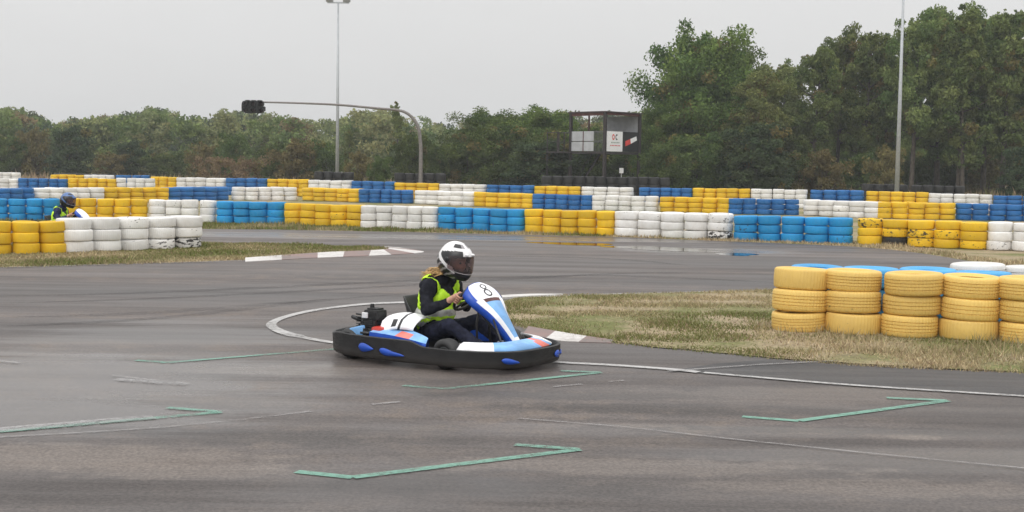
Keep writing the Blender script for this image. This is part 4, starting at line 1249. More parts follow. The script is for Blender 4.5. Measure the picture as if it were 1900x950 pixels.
def hand_and_head(bm_out):
    """hands closed on the wheel rim and the head, as closed tubes joined to the body"""
    tl = R(WHEEL_TILT); cw = Vector(WHEEL_C)
    nrm = Vector((-math.sin(tl), 0, math.cos(tl)))          # towards the driver
    upv = Vector((math.cos(tl), 0, math.sin(tl)))            # up along the wheel face
    for sy in (-1, 1):
        rimc = cw + Vector((0, 0.15 * sy, 0)); outv = Vector((0, sy, 0))
        palm = rimc + nrm * 0.022 + outv * 0.022
        E = Matrix((upv, outv, nrm)).transposed()
        res = bmesh.ops.create_icosphere(bm_out, subdivisions=3, radius=1.0)
        for v in res['verts']:
            v.co = E @ Vector((v.co.x * 0.044, v.co.y * 0.030, v.co.z * 0.024)) + palm - upv * 0.002
        capsule_mesh(bm_out, (0.145, 0.182 * sy, 0.532), palm, 0.032, 0.027)
        for k, (ln, rr) in enumerate(((0.9, 0.0098), (1.0, 0.0102), (0.95, 0.0098), (0.78, 0.0085))):
            base = rimc + upv * (0.031 - 0.021 * k)
            pts = []
            for j in range(7):
                a_ = R(20 - 225 * ln * j / 6)       # from the palm round the outside to the front
                rad_ = 0.0255
                pts.append(base + (outv * math.cos(a_) + nrm * math.sin(a_)) * rad_ + (nrm * 0.018 + outv * 0.010 if j == 0 else Vector()))
            for j in range(6): capsule_mesh(bm_out, pts[j], pts[j + 1], rr * (1 - 0.03 * j), rr * (1 - 0.03 * (j + 1)))
        tb = palm + upv * 0.028 - outv * 0.006
        tp = [tb, rimc + upv * 0.048 - outv * 0.012 + nrm * 0.026, rimc + upv * 0.056 - outv * 0.026 + nrm * 0.006, rimc + upv * 0.054 - outv * 0.026 - nrm * 0.014]
        for j in range(3): capsule_mesh(bm_out, tp[j], tp[j + 1], 0.0125 - 0.0012 * j, 0.0115 - 0.0012 * j)
    Hm = head_matrix()
    n0 = len(bm_out.verts)
    res = bmesh.ops.create_uvsphere(bm_out, u_segments=32, v_segments=24, radius=1.0)
    for v in res['verts']:
        x, y, z = v.co
        p = Vector((x * 0.098, y * 0.076, z * 0.118))
        if z < -0.2: p.x += 0.012; p.y *= 1 - 0.22 * (-0.2 - z)
        # brow, eye sockets, nose, lips
        if x > 0.55:
            p.x += 0.020 * math.exp(-((y / 0.13) ** 2 + ((z + 0.16) / 0.16) ** 2)) + 0.006 * math.exp(-((y / 0.25) ** 2 + ((z + 0.55) / 0.08) ** 2))
            p.x -= 0.010 * math.exp(-(((abs(y) - 0.42) / 0.17) ** 2 + ((z - 0.03) / 0.11) ** 2))
            p.x += 0.004 * math.exp(-((y / 0.6) ** 2 + ((z - 0.2) / 0.08) ** 2))
        v.co = Hm @ (p + Vector((0.012, 0, -0.005)))
    return Hm

HELMET_K = 1.10
def helmet_surface(az, el):
    return helmet_base(az, el) * HELMET_K
def helmet_base(az, el):
    """az from the face (+x), el up; local to the head"""
    ca, sa, ce, se = math.cos(az), math.sin(az), math.cos(el), math.sin(el)
    a_, b_, c_ = 0.158, 0.134, 0.158
    p = Vector((a_ * ca * ce, b_ * sa * ce, c_ * se))
    fr = max(0, ca)
    # chin bar pushes forward and down
    k = smoothstep(-0.02, -0.7, el)
    p.x += 0.040 * k * fr ** 1.2
    p.z -= 0.014 * k * fr
    p.x += 0.010 * fr * math.exp(-((el - 0.55) / 0.25) ** 2)   # brow vent
    if el < 0: p.y *= 1 - 0.10 * k
    p.x -= 0.012 * max(0, -ca) * math.exp(-((el - 0.5) / 0.5) ** 2) * -1
    return p
def build_helmet(parent, shell, dark, accent, swoosh):
    Hm = head_matrix()
    NA, NE = 96, 56
    AZ = np.linspace(-math.pi, math.pi, NA + 1); EL = np.linspace(-0.92, math.pi / 2 - 1e-3, NE + 1)
    def port(az, el):
        hi = 0.36 - 0.12 * (abs(az) / 1.25) ** 2; lo = -0.38 + 0.18 * (abs(az) / 1.25) ** 2
        return abs(az) < 1.22 and lo < el < hi
    def colour(az, el):
        a_ = abs(az)
        if a_ < 0.95 and el < -0.30: return 1                         # black chin bar
        line = -0.62 + (a_ - 0.85) * 0.62
        if a_ >= 0.75 and line - 0.02 < el < line + 0.22: return 0    # swoosh running down to the chin
        if a_ > 0.8 and el < line: return 1 if (math.sin(a_ * 9 + el * 17) < 0.45) else 2
        if a_ < 2.05 and line + 0.22 < el < 0.70 - 0.20 * max(0, a_ - 0.9) and not (a_ < 0.55 and el > 0.42): return 1
        if 0.22 < a_ < 1.25 and 0.86 < el < 1.15: return 2 if a_ < 0.5 else 1
        return 0
    mb = MB()
    rows = [[Hm @ helmet_surface(az, el) for az in AZ] for el in EL]
    o = len(mb.v); m_ = NA + 1
    for r_ in rows: mb.v += [tuple(p) for p in r_]
    for i in range(NE):
        for j in range(NA):
            az = (AZ[j] + AZ[j + 1]) / 2; el = (EL[i] + EL[i + 1]) / 2
            if port(az, el): continue
            mb.f.append((i * m_ + j, i * m_ + j + 1, (i + 1) * m_ + j + 1, (i + 1) * m_ + j)); mb.m.append(colour(az, el))
    h = mb.build('helmet', [shell, dark, accent], parent, True)
    sm = h.modifiers.new('thick', 'SOLIDIFY'); sm.thickness = 0.02; sm.offset = -1
    # visor
    mb = MB(); rows = []
    for el in np.linspace(-0.44, 0.42, 16):
        rows.append([])
        for az in np.linspace(-1.34, 1.34, 36):
            sh = 1 - 0.22 * (abs(az) / 1.34) ** 3
            p = helmet_surface(az, el * sh + 0.02 * abs(az)); d = Vector((math.cos(az), math.sin(az), 0.3 * el)).normalized()
            rows[-1].append(Hm @ (p + d * 0.007))
    mb.grid(rows); v = mb.build('visor', M['visor'], h, True)
    # white trim along the visor's lower edge, brow vent and side pivots
    mb = MB(); mb.tube(rows[0], 0.0035, 6); mb.build('visor_rim', M['helmet_grey'], h, True)
    mb = MB()
    for y in (-0.035, 0.035): mb.ball(Hm @ (Vector((0.148, y, 0.078)) * HELMET_K), (0.018, 0.016, 0.012), 8)
    mb.build('vent', shell, h, True)
    for sy in (-1, 1):
        mb = MB(); mb.ball(Hm @ (Vector((0.030, 0.137 * sy, 0.025)) * HELMET_K), (0.022, 0.008, 0.022), 8); mb.build('visor_pivot', dark, h, True)
    return h

body_me, body_lab = body_meshes()
VEST = vest_mesh(body_me, body_lab)
def build_driver(root_loc, yaw, label, jacket, trousers, shell, dark, accent, hair, group):
    bm = bmesh.new(); bm.from_mesh(body_me)
    names = ['torso', 'neck', 'arm', 'leg', 'shoe']; mi = {'torso': 0, 'neck': 0, 'arm': 0, 'leg': 1, 'shoe': 3}
    for f, lb in zip(bm.faces, body_lab): f.material_index = mi[lb]
    nf = len(bm.faces)
    hand_and_head(bm)
    bm.faces.ensure_lookup_table()
    for f in bm.faces[nf:]: f.material_index = 2
    for f in bm.faces: f.smooth = True
    Hm = head_matrix()
    for sy in (-1, 1):      # eyes
        res = bmesh.ops.create_icosphere(bm, subdivisions=2, radius=0.011)
        for v in res['verts']: v.co = Hm @ (v.co + Vector((0.094, 0.032 * sy, 0.000)))
        for v in res['verts']:
            for f in v.link_faces: f.material_index = 4; f.smooth = True
    me = bpy.data.meshes.new('person'); bm.to_mesh(me); bm.free()
    for k in (jacket, trousers, M['skin'], M['shoe'], M['eye']): me.materials.append(k)
    o = link('person', me); o.location = root_loc; o.rotation_euler = (0, 0, yaw)
    tag(o, label, 'person', group)
    vm = VEST.copy(); vm.materials.append(M['vest']); vm.materials.append(M['reflect'])
    v = link('vest', vm, o); sm = v.modifiers.new('thick', 'SOLIDIFY'); sm.thickness = 0.006; sm.offset = 1
    build_helmet(o, shell, dark, accent, None)
    if hair:
        mb = MB(); r_ = random.Random(4)
        for k in range(90):
            u_ = r_.random(); a0 = Vector((-0.01 + r_.uniform(-0.035, 0.025), r_.uniform(-0.085, 0.06), 0.785 + r_.uniform(-0.03, 0.015)))
            end = Vector((-0.165 + r_.gauss(0, 0.02), -0.11 + r_.gauss(0, 0.035), 0.735 + r_.gauss(0, 0.022)))
            m1 = a0.lerp(end, 0.4) + Vector((r_.gauss(0, 0.006), r_.gauss(0, 0.008), 0.020 + r_.gauss(0, 0.008))); m2 = a0.lerp(end, 0.75) + Vector((r_.gauss(0, 0.006), r_.gauss(0, 0.01), 0.012 + r_.gauss(0, 0.008)))
            mb.tube(smooth_path([a0, m1, m2, end], 3), [0.0045, 0.005, 0.005, 0.005, 0.005, 0.0045, 0.004, 0.003, 0.002, 0.001], 5)
        mb.build('hair', M['hair'], o, True)
    return o

KART_C = Vector((-0.575, 11.62, 0.004)); KYAW = R(-35)
k1 = empty('go_kart', KART_C, KYAW)
tag(k1, 'blue and black go-kart with white number panel 8 turning on the asphalt', 'go-kart', 'rental go-karts')
build_kart(k1, True)
build_driver(KART_C, KYAW, 'driver in white and black helmet, lime vest and dark jacket, blond hair behind', M['jacket'], M['trousers'], M['helmet_white'], M['helmet_black'], M['helmet_grey'], True, 'kart drivers')
KY2 = R(-6)
hc = GX(126, 28.6)
c2 = Vector((hc.x - 0.085 * math.cos(KY2), 28.6 - 0.085 * math.sin(KY2), 0.004))
k2 = copy_tree(k1); k2.location = c2; k2.rotation_euler = (0, 0, KY2)
tag(k2, 'go-kart mostly hidden behind the near left tyre wall, white nose showing', 'go-kart', 'rental go-karts')
white_fair = None
for ch in list(k2.children):
    if ch.name.startswith('front_fairing'):
        for s_ in list(ch.children): bpy.data.objects.remove(s_)
        ch.data = ch.data.copy(); ch.data.materials[0] = M['white_plastic']; ch.data.materials[3] = M['white_plastic']
build_driver(c2, KY2, 'driver in blue helmet and navy jacket behind the near left tyre wall', M['navy_jacket'], M['trousers'], M['helmet_blue'], M['helmet_black'], M['helmet_black'], False, 'kart drivers')

# ================================================================== MASTS, GANTRY, TOWER
def mast(u_base, u_top, v_top, depth, height, label, lamps=True):
    base = GX(u_base, depth)
    root = empty('floodlight_mast', base)
    tag(root, label, 'floodlight', 'floodlight masts')
    mb = MB(); mb.tube([(0, 0, 0), (0, 0, height * 0.45), (0, 0, height)], [0.135, 0.10, 0.055], 14); mb.build('pole', M['mast'], root, True)
    mb = MB(); mb.box((0, 0, 0.5), (0.30, 0.30, 1.0), None, 0, 0.01) if False else mb.box((0, 0, 0.02), (0.5, 0.5, 0.04)); mb.build('base_plate', M['mast'], root)
    mb = MB(); mb.box((0, 0, height), (1.5, 0.09, 0.09)); mb.build('crossbar', M['mast'], root)
    for sx in (-1, 1):
        fl = MB(); fl.box((0.58 * sx, -0.08, height + 0.22), (0.50, 0.20, 0.32), Euler((R(35), 0, 0)), 0, 0.02); f = fl.build('floodlight', M['mast'], root)
        gl = MB(); gl.box((0.58 * sx, -0.165, height + 0.16), (0.44, 0.012, 0.26), Euler((R(35), 0, 0))); gl.build('lamp_glass', M['board'], f)
    return root
hL = ztop(627, 5, 90)
mast(625.5, 627, 5, 90, hL, 'thin grey floodlight mast crossing the signal arm')
mast(1663, 1675, -60, 73, ztop(1676, -50, 73), 'tall grey floodlight mast in front of the right hand trees')

D = 79.0
gb = GX(780, D)
root = empty('signal_gantry', gb)
tag(root, 'curved steel gantry arm carrying the black start signal', 'traffic light')
pp = [GX(780, D) + Vector((0, 0, z)) for z in (0.0, 1.5)]
arm_px = [(780.5, 272), (777, 240), (768, 222), (755, 210), (738, 204.5), (700, 201), (627, 194.5), (560, 191.5), (488, 189.5)]
pts = [p - gb for p in pp] + [P(u, v, D) - gb for u, v in arm_px]
pts = smooth_path(pts, 5)
mb = MB(); mb.tube(pts, [0.125 - 0.075 * i / (len(pts) - 1) for i in range(len(pts))], 12); mb.build('arm', M['gantry'], root, True)
mb = MB(); mb.box((0, 0, 0.02), (0.5, 0.5, 0.04)); mb.build('base_plate', M['gantry'], root)
hd = P(471, 198, D) - gb
se = empty('signal_head', hd); se.parent = root; se.scale = (1.15, 1.15, 1.2)
mb = MB(); mb.box((0, 0, -0.02), (0.95, 0.10, 0.62), None, 0, 0.02)
for x in (-0.31, 0, 0.31): mb.box((x, 0, 0.30), (0.22, 0.3, 0.05)); 
mb.build('backboard', M['signal_black'], se)
for iz in (-1, 1):
    for x in (-0.34, 0.0, 0.34):
        hb = MB(); hb.revolve([(0.135, -0.02), (0.135, 0.30), (0.122, 0.30), (0.122, -0.02)], 20, Matrix.Translation((x * 1.25, -0.05, 0.16 * iz - 0.02)) @ Matrix(((1, 0, 0, 0), (0, 0, -1, 0), (0, 1, 0, 0), (0, 0, 0, 1)))); hood = hb.build('signal_hood', M['signal_black'], se, True, 40)
        ls = MB(); ls.ball((x * 1.25, -0.055, 0.16 * iz - 0.02), (0.115, 0.03, 0.115), 8); ls.build('lens', M['lens'], hood, True)
mb = MB(); mb.box((-0.52, 0.0, -0.02), (0.22, 0.25, 0.30), None, 0, 0.04); mb.box((0.52, 0.0, -0.10), (0.16, 0.25, 0.24), None, 0, 0.04); mb.build('side_housing', M['signal_black'], se)
mb = MB(); mb.tube([(-0.0, 0, -0.3), (-0.0, 0.0, -0.62)], 0.018, 6); mb.tube([(-0.25, 0, -0.3), (-0.25, 0.0, -0.5)], 0.012, 6); mb.build('cable', M['signal_black'], se)

# timing tower
D = 83.5
c_near = GX(1120, D); c_left = GX(1057, D + 2.2); c_right = GX(1184, D + 2.2)
ctr = (c_left + c_right) / 2; c_far = ctr * 2 - c_near
zf = ztop(1120, 281, D); zr = ztop(1120, 208, D); zrail = ztop(1120, 243, D)
root = empty('timing_tower', ctr)
tag(root, 'open dark steel lookout tower with sign boards at the wood edge', 'tower')
rel = lambda p, z: Vector((p.x - ctr.x, p.y - ctr.y, z))
for p in (c_near, c_left, c_right, c_far):
    mb = MB(); q = rel(p, 0); mb.box((q.x, q.y, zr / 2), (0.17, 0.17, zr), Euler((0, 0, R(45)))); mb.build('post', M['tower_dark'], root)
cs = [rel(c, 0) for c in (c_near, c_right, c_far, c_left)]
def prism(mb, pts, z0, z1, grow=1.0, mi=0):
    lo = [Vector((p.x * grow, p.y * grow, z0)) for p in pts]; hi = [Vector((p.x * grow, p.y * grow, z1)) for p in pts]
    n = len(pts); mb.add(lo + hi, [tuple(range(n - 1, -1, -1)), tuple(range(n, 2 * n))] + [(i, (i + 1) % n, n + (i + 1) % n, n + i) for i in range(n)], mi)
mb = MB(); prism(mb, cs, zf - 0.14, zf, 1.03); mb.build('floor', M['tower_dark'], root)
mb = MB(); prism(mb, cs, zr + 0.003, zr + 0.07, 1.10); mb.build('roof', M['tower_roof'], root)
def panel(mb, a, b, z0, z1, t0, t1, th=0.05, off=0.0, mi=0):
    d = (b - a); ang = math.atan2(d.y, d.x); c = a + d * ((t0 + t1) / 2); n = Vector((-d.y, d.x, 0)).normalized()
    mb.box((c.x + n.x * off, c.y + n.y * off, (z0 + z1) / 2), (d.length * (t1 - t0), th, z1 - z0), Euler((0, 0, ang)), mi)
near, right, far_, left = cs
mb = MB(); panel(mb, near, right, zf + 0.02, zrail, 0.05, 0.50); sgn = mb.build('sign_board', M['sign_white'], root)
sgn['label'] = 'white sign board with a red and dark logo'
def on_face(a, b, t, z, off): 
    d = b - a; n = Vector((d.y, -d.x, 0)).normalized(); return a + d * t + n * off + Vector((0, 0, z))
def strip_face(mb, pts, mi=0):      # polygon on the right hand face from (t, z) points
    mb.add([on_face(near, right, t, z, 0.032) for t, z in pts], [tuple(range(len(pts)))], mi)
mb = MB()
hz = zrail - zf
for cx_, r0, r1, a0, a1, mi in ((0.235, 0.19, 0.10, 0, 360, 0), (0.33, 0.19, 0.10, 50, 310, 1)):
    A = []; Bq = []
    for k in range(25):
        t = R(a0 + (a1 - a0) * k / 24)
        A.append(on_face(near, right, cx_ + math.cos(t) * r0 / (right - near).length * 0.62, zf + 0.72 * hz + math.sin(t) * r0, 0.032)); Bq.append(on_face(near, right, cx_ + math.cos(t) * r1 / (right - near).length * 0.62, zf + 0.72 * hz + math.sin(t) * r1, 0.032))
    mb.grid([A, Bq], mi)
for k in range(6): strip_face(mb, [(0.17 + 0.042 * k, zf + 0.42 * hz), (0.200 + 0.042 * k, zf + 0.42 * hz), (0.200 + 0.042 * k, zf + 0.48 * hz), (0.17 + 0.042 * k, zf + 0.48 * hz)], 2)
for k in range(7): strip_face(mb, [(0.15 + 0.042 * k, zf + 0.28 * hz), (0.18 + 0.042 * k, zf + 0.28 * hz), (0.18 + 0.042 * k, zf + 0.33 * hz), (0.15 + 0.042 * k, zf + 0.33 * hz)], 0)
mb.build('print', [M['sign_red'], M['tower_dark'], M['sign_grey']], sgn)
mb = MB(); panel(mb, near, right, zf + 0.02, zrail, 0.505, 0.955); sgb = mb.build('sign_board', M['sign_black'], root)
sgb['label'] = 'black sign board with a slanted red and white mark'
mb = MB(); strip_face(mb, [(0.58, zf + 0.28 * hz), (0.74, zf + 0.42 * hz), (0.72, zf + 0.66 * hz), (0.58, zf + 0.54 * hz)], 0); strip_face(mb, [(0.742, zf + 0.42 * hz), (0.92, zf + 0.60 * hz), (0.90, zf + 0.80 * hz), (0.722, zf + 0.66 * hz)], 1)
mb.build('print', [M['sign_red'], M['sign_white']], sgb)
mb = MB(); panel(mb, right, far_, zrail, zr - 0.12, 0.03, 0.97, 0.04); mb.build('back_board', M['board'], root)
for t0, t1 in ((0.03, 0.36), (0.39, 0.68)):
    for z0, z1 in ((zf + 0.03, zf + hz * 0.48), (zf + hz * 0.52, zrail)):
        mb = MB(); panel(mb, left, near, z0, z1, t0, t1, 0.03); mb.build('side_panel', M['board'], root)
mb = MB(); panel(mb, left, near, zf, zrail, 0.37, 0.385, 0.06); panel(mb, left, near, zr - 0.2, zr - 0.01, 0.0, 1.0, 0.06); panel(mb, near, right, zr - 0.16, zr - 0.01, 0.0, 1.0, 0.06); panel(mb, left, far_, zf, zr, 0.50, 0.53, 0.08)
mb.build('side_frame', M['tower_red'], root)
mb = MB()
for z in (zf + hz * 0.5, zrail - 0.03): panel(mb, left, near, z, z + 0.04, 0.70, 0.99, 0.03)
for t in np.linspace(0.70, 0.98, 8): panel(mb, left, near, zf, zrail, t, t + 0.006, 0.02)
mb.build('railing', M['rail'], root)
mb = MB()
for z in (zf + hz * 0.5, zrail - 0.03): panel(mb, left, far_, z, z + 0.04, 0.02, 0.98, 0.03)
for t in (0.02, 0.5, 0.97): panel(mb, left, far_, zf, zrail, t, t + 0.01, 0.035)
mb.build('railing', M['rail'], root)
lnd0 = rel(GX(1013, D + 2.6), 0); lnd1 = left
mb = MB(); mb.box(((lnd0.x + lnd1.x) / 2, left.y + 0.2, zf - 0.06), (abs(lnd1.x - lnd0.x), 1.1, 0.10))
for u in (1014, 1034, 1045):
    q = rel(GX(u, D + 2.0), 0); mb.tube([(q.x, q.y, zf), (q.x, q.y, zf + 1.25)], 0.045 if u != 1034 else 0.10, 6)
q0 = rel(GX(1013, D + 2.0), 0); mb.tube([(q0.x, q0.y, zf + 1.2), (left.x, q0.y, zf + 1.2)], 0.03, 6); mb.tube([(q0.x, q0.y, zf + 0.6), (left.x, q0.y, zf + 0.6)], 0.02, 6)
mb.tube([(q0.x + 0.05, left.y + 0.3, 0), (q0.x + 0.05, left.y + 0.3, zf - 0.1)], 0.06, 6)
mb.build('landing', M['tower_dark'], root)
mb = MB(); s0 = rel(GX(1064, D + 2.3), 0.0); s1 = rel(GX(1112, D + 2.3), zf)
for dy in (0.0, 0.8): mb.tube([(s0.x, s0.y + dy, 0.0), (s1.x, s1.y + dy, zf - 0.15)], 0.06, 6)
for k in range(12):
    t = (k + 0.5) / 12; mb.box((s0.x + (s1.x - s0.x) * t, s0.y + 0.4, (zf - 0.1) * t), (0.24, 0.8, 0.03))
for dy in (0.0,): mb.tube([(s0.x, s0.y + dy, 0.9), (s1.x, s1.y + dy, zf + 0.75)], 0.025, 6)
mb.build('stair', M['tower_dark'], root)
nb = P(1153, 316.5, D + 1.5)
o = MB(); o.box((0, 0, nb.z + 0.0), (0.27, 0.04, 0.34)); o.tube([(0, 0.035, 0), (0, 0.035, nb.z + 0.1)], 0.02, 6)
ob = o.build('notice', M['sign_white']); ob.location = (nb.x, nb.y, 0)
tag(ob, 'small white notice board standing under the tower', 'sign')

# ================================================================== TREES
def leaf_cloud(centres, radii, n_per, size, colours, r_, flat=0.75, upbias=0.35):
    """quads scattered round clump centres"""
    k = len(centres); rel = np.clip((radii / np.median(radii)) ** 1.6, 0.06, 2.5)
    idx = np.repeat(np.arange(k), np.maximum(3, (n_per * rel).astype(int))); n = len(idx)
    d = r_.normal(0, 1, (n, 3)); d /= np.linalg.norm(d, axis=1)[:, None]
    rad = r_.random(n) ** 0.45
    p = centres[idx] + d * (rad * radii[idx])[:, None] * np.array([1, 1, flat])
    nrm = r_.normal(0, 1, (n, 3)) + d * 0.6 + np.array([0, 0, upbias]); nrm /= np.linalg.norm(nrm, axis=1)[:, None]
    t = np.cross(nrm, r_.normal(0, 1, (n, 3))); t /= np.linalg.norm(t, axis=1)[:, None]; b = np.cross(nrm, t)
    s_ = (size * r_.uniform(0.55, 1.35, n))[:, None]
    V = np.stack([p - t * s_ * 0.62, p - b * s_ * 0.34 + t * s_ * 0.05, p + t * s_ * 0.62, p + b * s_ * 0.34 + t * s_ * 0.05], 1)
    c = colours[idx] * r_.uniform(0.72, 1.3, n)[:, None]
    return V.reshape(-1, 3), c
GREEN = {'oak': ((0.064, 0.106, 0.032), (0.140, 0.182, 0.048)), 'birch': ((0.130, 0.160, 0.058), (0.205, 0.215, 0.075)), 'poplar': ((0.088, 0.124, 0.042), (0.190, 0.218, 0.074)),
         'bush': ((0.056, 0.084, 0.028), (0.110, 0.135, 0.042)), 'dry': ((0.125, 0.105, 0.045), (0.175, 0.140, 0.060)), 'blue': ((0.050, 0.075, 0.040), (0.080, 0.100, 0.045)), 'rust': ((0.150, 0.098, 0.060), (0.200, 0.145, 0.085))}
def tree_meshes(kind, seed, h=10.0, wd=6.0, base=0.18, nclump=85, nleaf=70, leaf=0.26, shape='round', gaps=0.0, bark='bark', stems=1):
    r_ = np.random.default_rng(seed); pr = random.Random(seed)
    mb = MB(); cen = []; rad = []
    lo, hi = (np.array(x) for x in GREEN[kind])
    for st in range(stems):
        sx, sy = (r_.normal(0, 0.12 * wd, 2) if stems > 1 else (0, 0))
        lean = r_.normal(0, 0.03 * h, 2)
        hh = h * (r_.uniform(0.75, 1.0) if st else 0.96)
        tp = lambda t: Vector((sx + lean[0] * t + 0.05 * math.sin(3 * t + seed), sy + lean[1] * t + 0.05 * math.cos(4 * t), hh * t))
        r0 = 0.020 * h / math.sqrt(stems)
        mb.tube([tp(t) for t in np.linspace(0, 0.93, 9)], [r0 * (1 - 0.93 * t) + 0.012 for t in np.linspace(0, 0.93, 9)], 8)
        nl = int(16 / stems) + 3
        for k in range(nl):
            t = base + (0.92 - base) * (k + pr.random() * 0.8) / nl
            a_ = k * 2.4 + pr.uniform(-0.5, 0.5)
            q = (t - base) / (1 - base)
            if shape == 'round': prof = max(0.12, math.sin(math.pi * min(1, 0.16 + 0.80 * q)) ** 0.7)
            elif shape == 'cone': prof = 1.05 - 0.9 * q
            else: prof = (0.55 + 0.45 * math.sin(math.pi * q)) * (1 - 0.35 * q)
            ln = wd / 2 * prof * pr.uniform(0.72, 1.10)
            p0 = tp(t); up = (0.25 + 0.75 * q) * ln * (0.6 if shape != 'slim' else 0.85)
            if p0.z + up > hh * 1.02: up = max(0.0, hh * 1.02 - p0.z)
            p1 = p0 + Vector((math.cos(a_) * ln * 0.55, math.sin(a_) * ln * 0.55, up * 0.4)); p2 = p0 + Vector((math.cos(a_) * ln, math.sin(a_) * ln, up))
            rb = r0 * (1 - 0.85 * t) * 0.5 + 0.008
            mb.tube([p0, p1, p2], [rb, rb * 0.6, 0.01], 5)
            m_ = max(2, int(nclump / (nl * stems)))
            for j in range(m_):
                f = pr.uniform(0.30, 1.08)
                c = p0.lerp(p2, min(f, 1.0)) + Vector((r_.normal(0, 0.09 * wd * prof), r_.normal(0, 0.09 * wd * prof), r_.normal(0, 0.035 * h)))
                if c.z < base * h * 0.8: c.z = base * h * 0.8 + abs(r_.normal(0, 0.03 * h))
                if r_.random() < gaps: continue
                cen.append(c[:]); rad.append(wd * r_.uniform(0.065, 0.150) * (0.7 + 0.4 * prof))
        if shape == 'round':      # lumpy outer shell of the crown
            for j in range(int(nclump * 0.45 / stems)):
                th = r_.uniform(0, 2 * math.pi); q = r_.uniform(0.05, 1.0)
                prof = max(0.15, math.sin(math.pi * min(1, 0.20 + 0.76 * q)) ** 0.6) * (1 + 0.10 * math.sin(3 * th + seed) + 0.08 * math.sin(5 * q * 3 + th * 2))
                rr = wd / 2 * prof * r_.uniform(0.55, 0.95); c0 = tp(base + (0.95 - base) * q)
                cen.append((c0.x + rr * math.cos(th), c0.y + rr * math.sin(th), c0.z)); rad.append(wd * r_.uniform(0.06, 0.13))
        else:                     # upright sprays that feather the outline
            for j in range(34):
                th = r_.uniform(0, 2 * math.pi); q = r_.uniform(0.55, 0.97); c0 = tp(q)
                rr = wd / 2 * (1.22 - q) * r_.uniform(0.35, 1.15); r1 = wd * r_.uniform(0.05, 0.085)
                dx, dy = r_.normal(0, 0.012 * h, 2); ne = r_.integers(2, 5)
                for e in range(ne):
                    cen.append((c0.x + rr * math.cos(th) + dx * e, c0.y + rr * math.sin(th) + dy * e, c0.z + e * 0.020 * h)); rad.append(r1 * (1 - 0.8 * e / ne))
        # leader
        for j in range(9): cen.append((tp(0.93) + Vector((r_.normal(0, 0.045 * wd), r_.normal(0, 0.045 * wd), r_.normal(0.02, 0.035) * h)))[:]); rad.append(wd * 0.055)
    cen = np.array(cen); rad = np.array(rad)
    g = np.clip(r_.normal(0.45, 0.32, len(cen)), 0, 1.2)[:, None]
    cols = lo * (1 - g) + hi * g
    odd = r_.random(len(cen)) < 0.06
    cols[odd] = np.array([0.15, 0.125, 0.045])
    V, c = leaf_cloud(cen, rad, nleaf, leaf, cols, r_)
    crown = fast_mesh('crown', V, np.arange(len(V)).reshape(-1, 4), M['leaf'], c)
    trunk = mb.mesh('trunk', M[bark], True)
    return trunk, crown
TREES = {}
def tm(key, **kw):
    if key not in TREES: TREES[key] = tree_meshes(**kw)
    return TREES[key]
KINDS = {
    'oak_a': dict(kind='oak', seed=1, h=10, wd=8.2, base=0.06, nclump=300, nleaf=150, leaf=0.185, shape='round'),
    'oak_b': dict(kind='oak', seed=2, h=10, wd=7.5, base=0.06, nclump=260, nleaf=150, leaf=0.185, shape='round', gaps=0.05),
    'birch_a': dict(kind='birch', seed=3, h=10, wd=5.0, base=0.16, nclump=200, nleaf=115, leaf=0.150, shape='round', bark='pale_bark'),
    'birch_b': dict(kind='birch', seed=4, h=10, wd=4.5, base=0.24, nclump=190, nleaf=100, leaf=0.150, shape='slim', bark='pale_bark', gaps=0.08),
    'poplar_a': dict(kind='poplar', seed=5, h=10, wd=4.2, base=0.26, nclump=230, nleaf=100, leaf=0.150, shape='slim', gaps=0.34),
    'poplar_b': dict(kind='poplar', seed=6, h=10, wd=4.8, base=0.32, nclump=230, nleaf=100, leaf=0.150, shape='slim', gaps=0.36),
    'poplar_c': dict(kind='poplar', seed=7, h=10, wd=4.0, base=0.22, nclump=220, nleaf=100, leaf=0.150, shape='slim', gaps=0.34, stems=2),
    'bush_a': dict(kind='bush', seed=8, h=4, wd=5.0, base=0.04, nclump=110, nleaf=100, leaf=0.150, shape='round', stems=3),
    'bush_b': dict(kind='bush', seed=9, h=4, wd=4.2, base=0.04, nclump=90, nleaf=100, leaf=0.150, shape='round', stems=2, gaps=0.1),
    'blue_a': dict(kind='blue', seed=10, h=6, wd=5.2, base=0.05, nclump=120, nleaf=100, leaf=0.2, shape='round'),
    'dry_a': dict(kind='dry', seed=12, h=4, wd=4.6, base=0.04, nclump=80, nleaf=45, leaf=0.2, shape='round', stems=3, gaps=0.15),
    'rust_a': dict(kind='rust', seed=13, h=2.2, wd=4.6, base=0.03, nclump=70, nleaf=50, leaf=0.16, shape='round', stems=3, gaps=0.1),
    'slim_a': dict(kind='birch', seed=14, h=7, wd=2.0, base=0.05, nclump=90, nleaf=55, leaf=0.150, shape='cone'),
    'sparse_a': dict(kind='birch', seed=15, h=8, wd=2.2, base=0.45, nclump=34, nleaf=26, leaf=0.2, shape='slim', gaps=0.35),
}
def tree(kind, u, vtop, depth, wpx=None, label='', group='', name=None, cat=None, rz=None):
    kw = KINDS[kind]
    tr, cr = tm(kind, **kw)
    base = GX(u, depth)
    H = ztop(u, vtop, depth)
    s_ = H / (kw['h'] * 1.0)
    sx = s_ if wpx is None else (wpx * depth / FPX) / kw['wd']
    nm = name or ('bush' if kind.split('_')[0] in ('bush', 'rust', 'dry') else 'tree')
    root = empty(nm, base, rz if rz is not None else rnd.uniform(0, 6.28))
    tag(root, label, cat or nm, group)
    for n_, me in (('trunk', tr), ('crown', cr)):
        o = link(n_, me, root); o.scale = (sx, sx, s_)
    return root
GR = 'tall trees on the right'
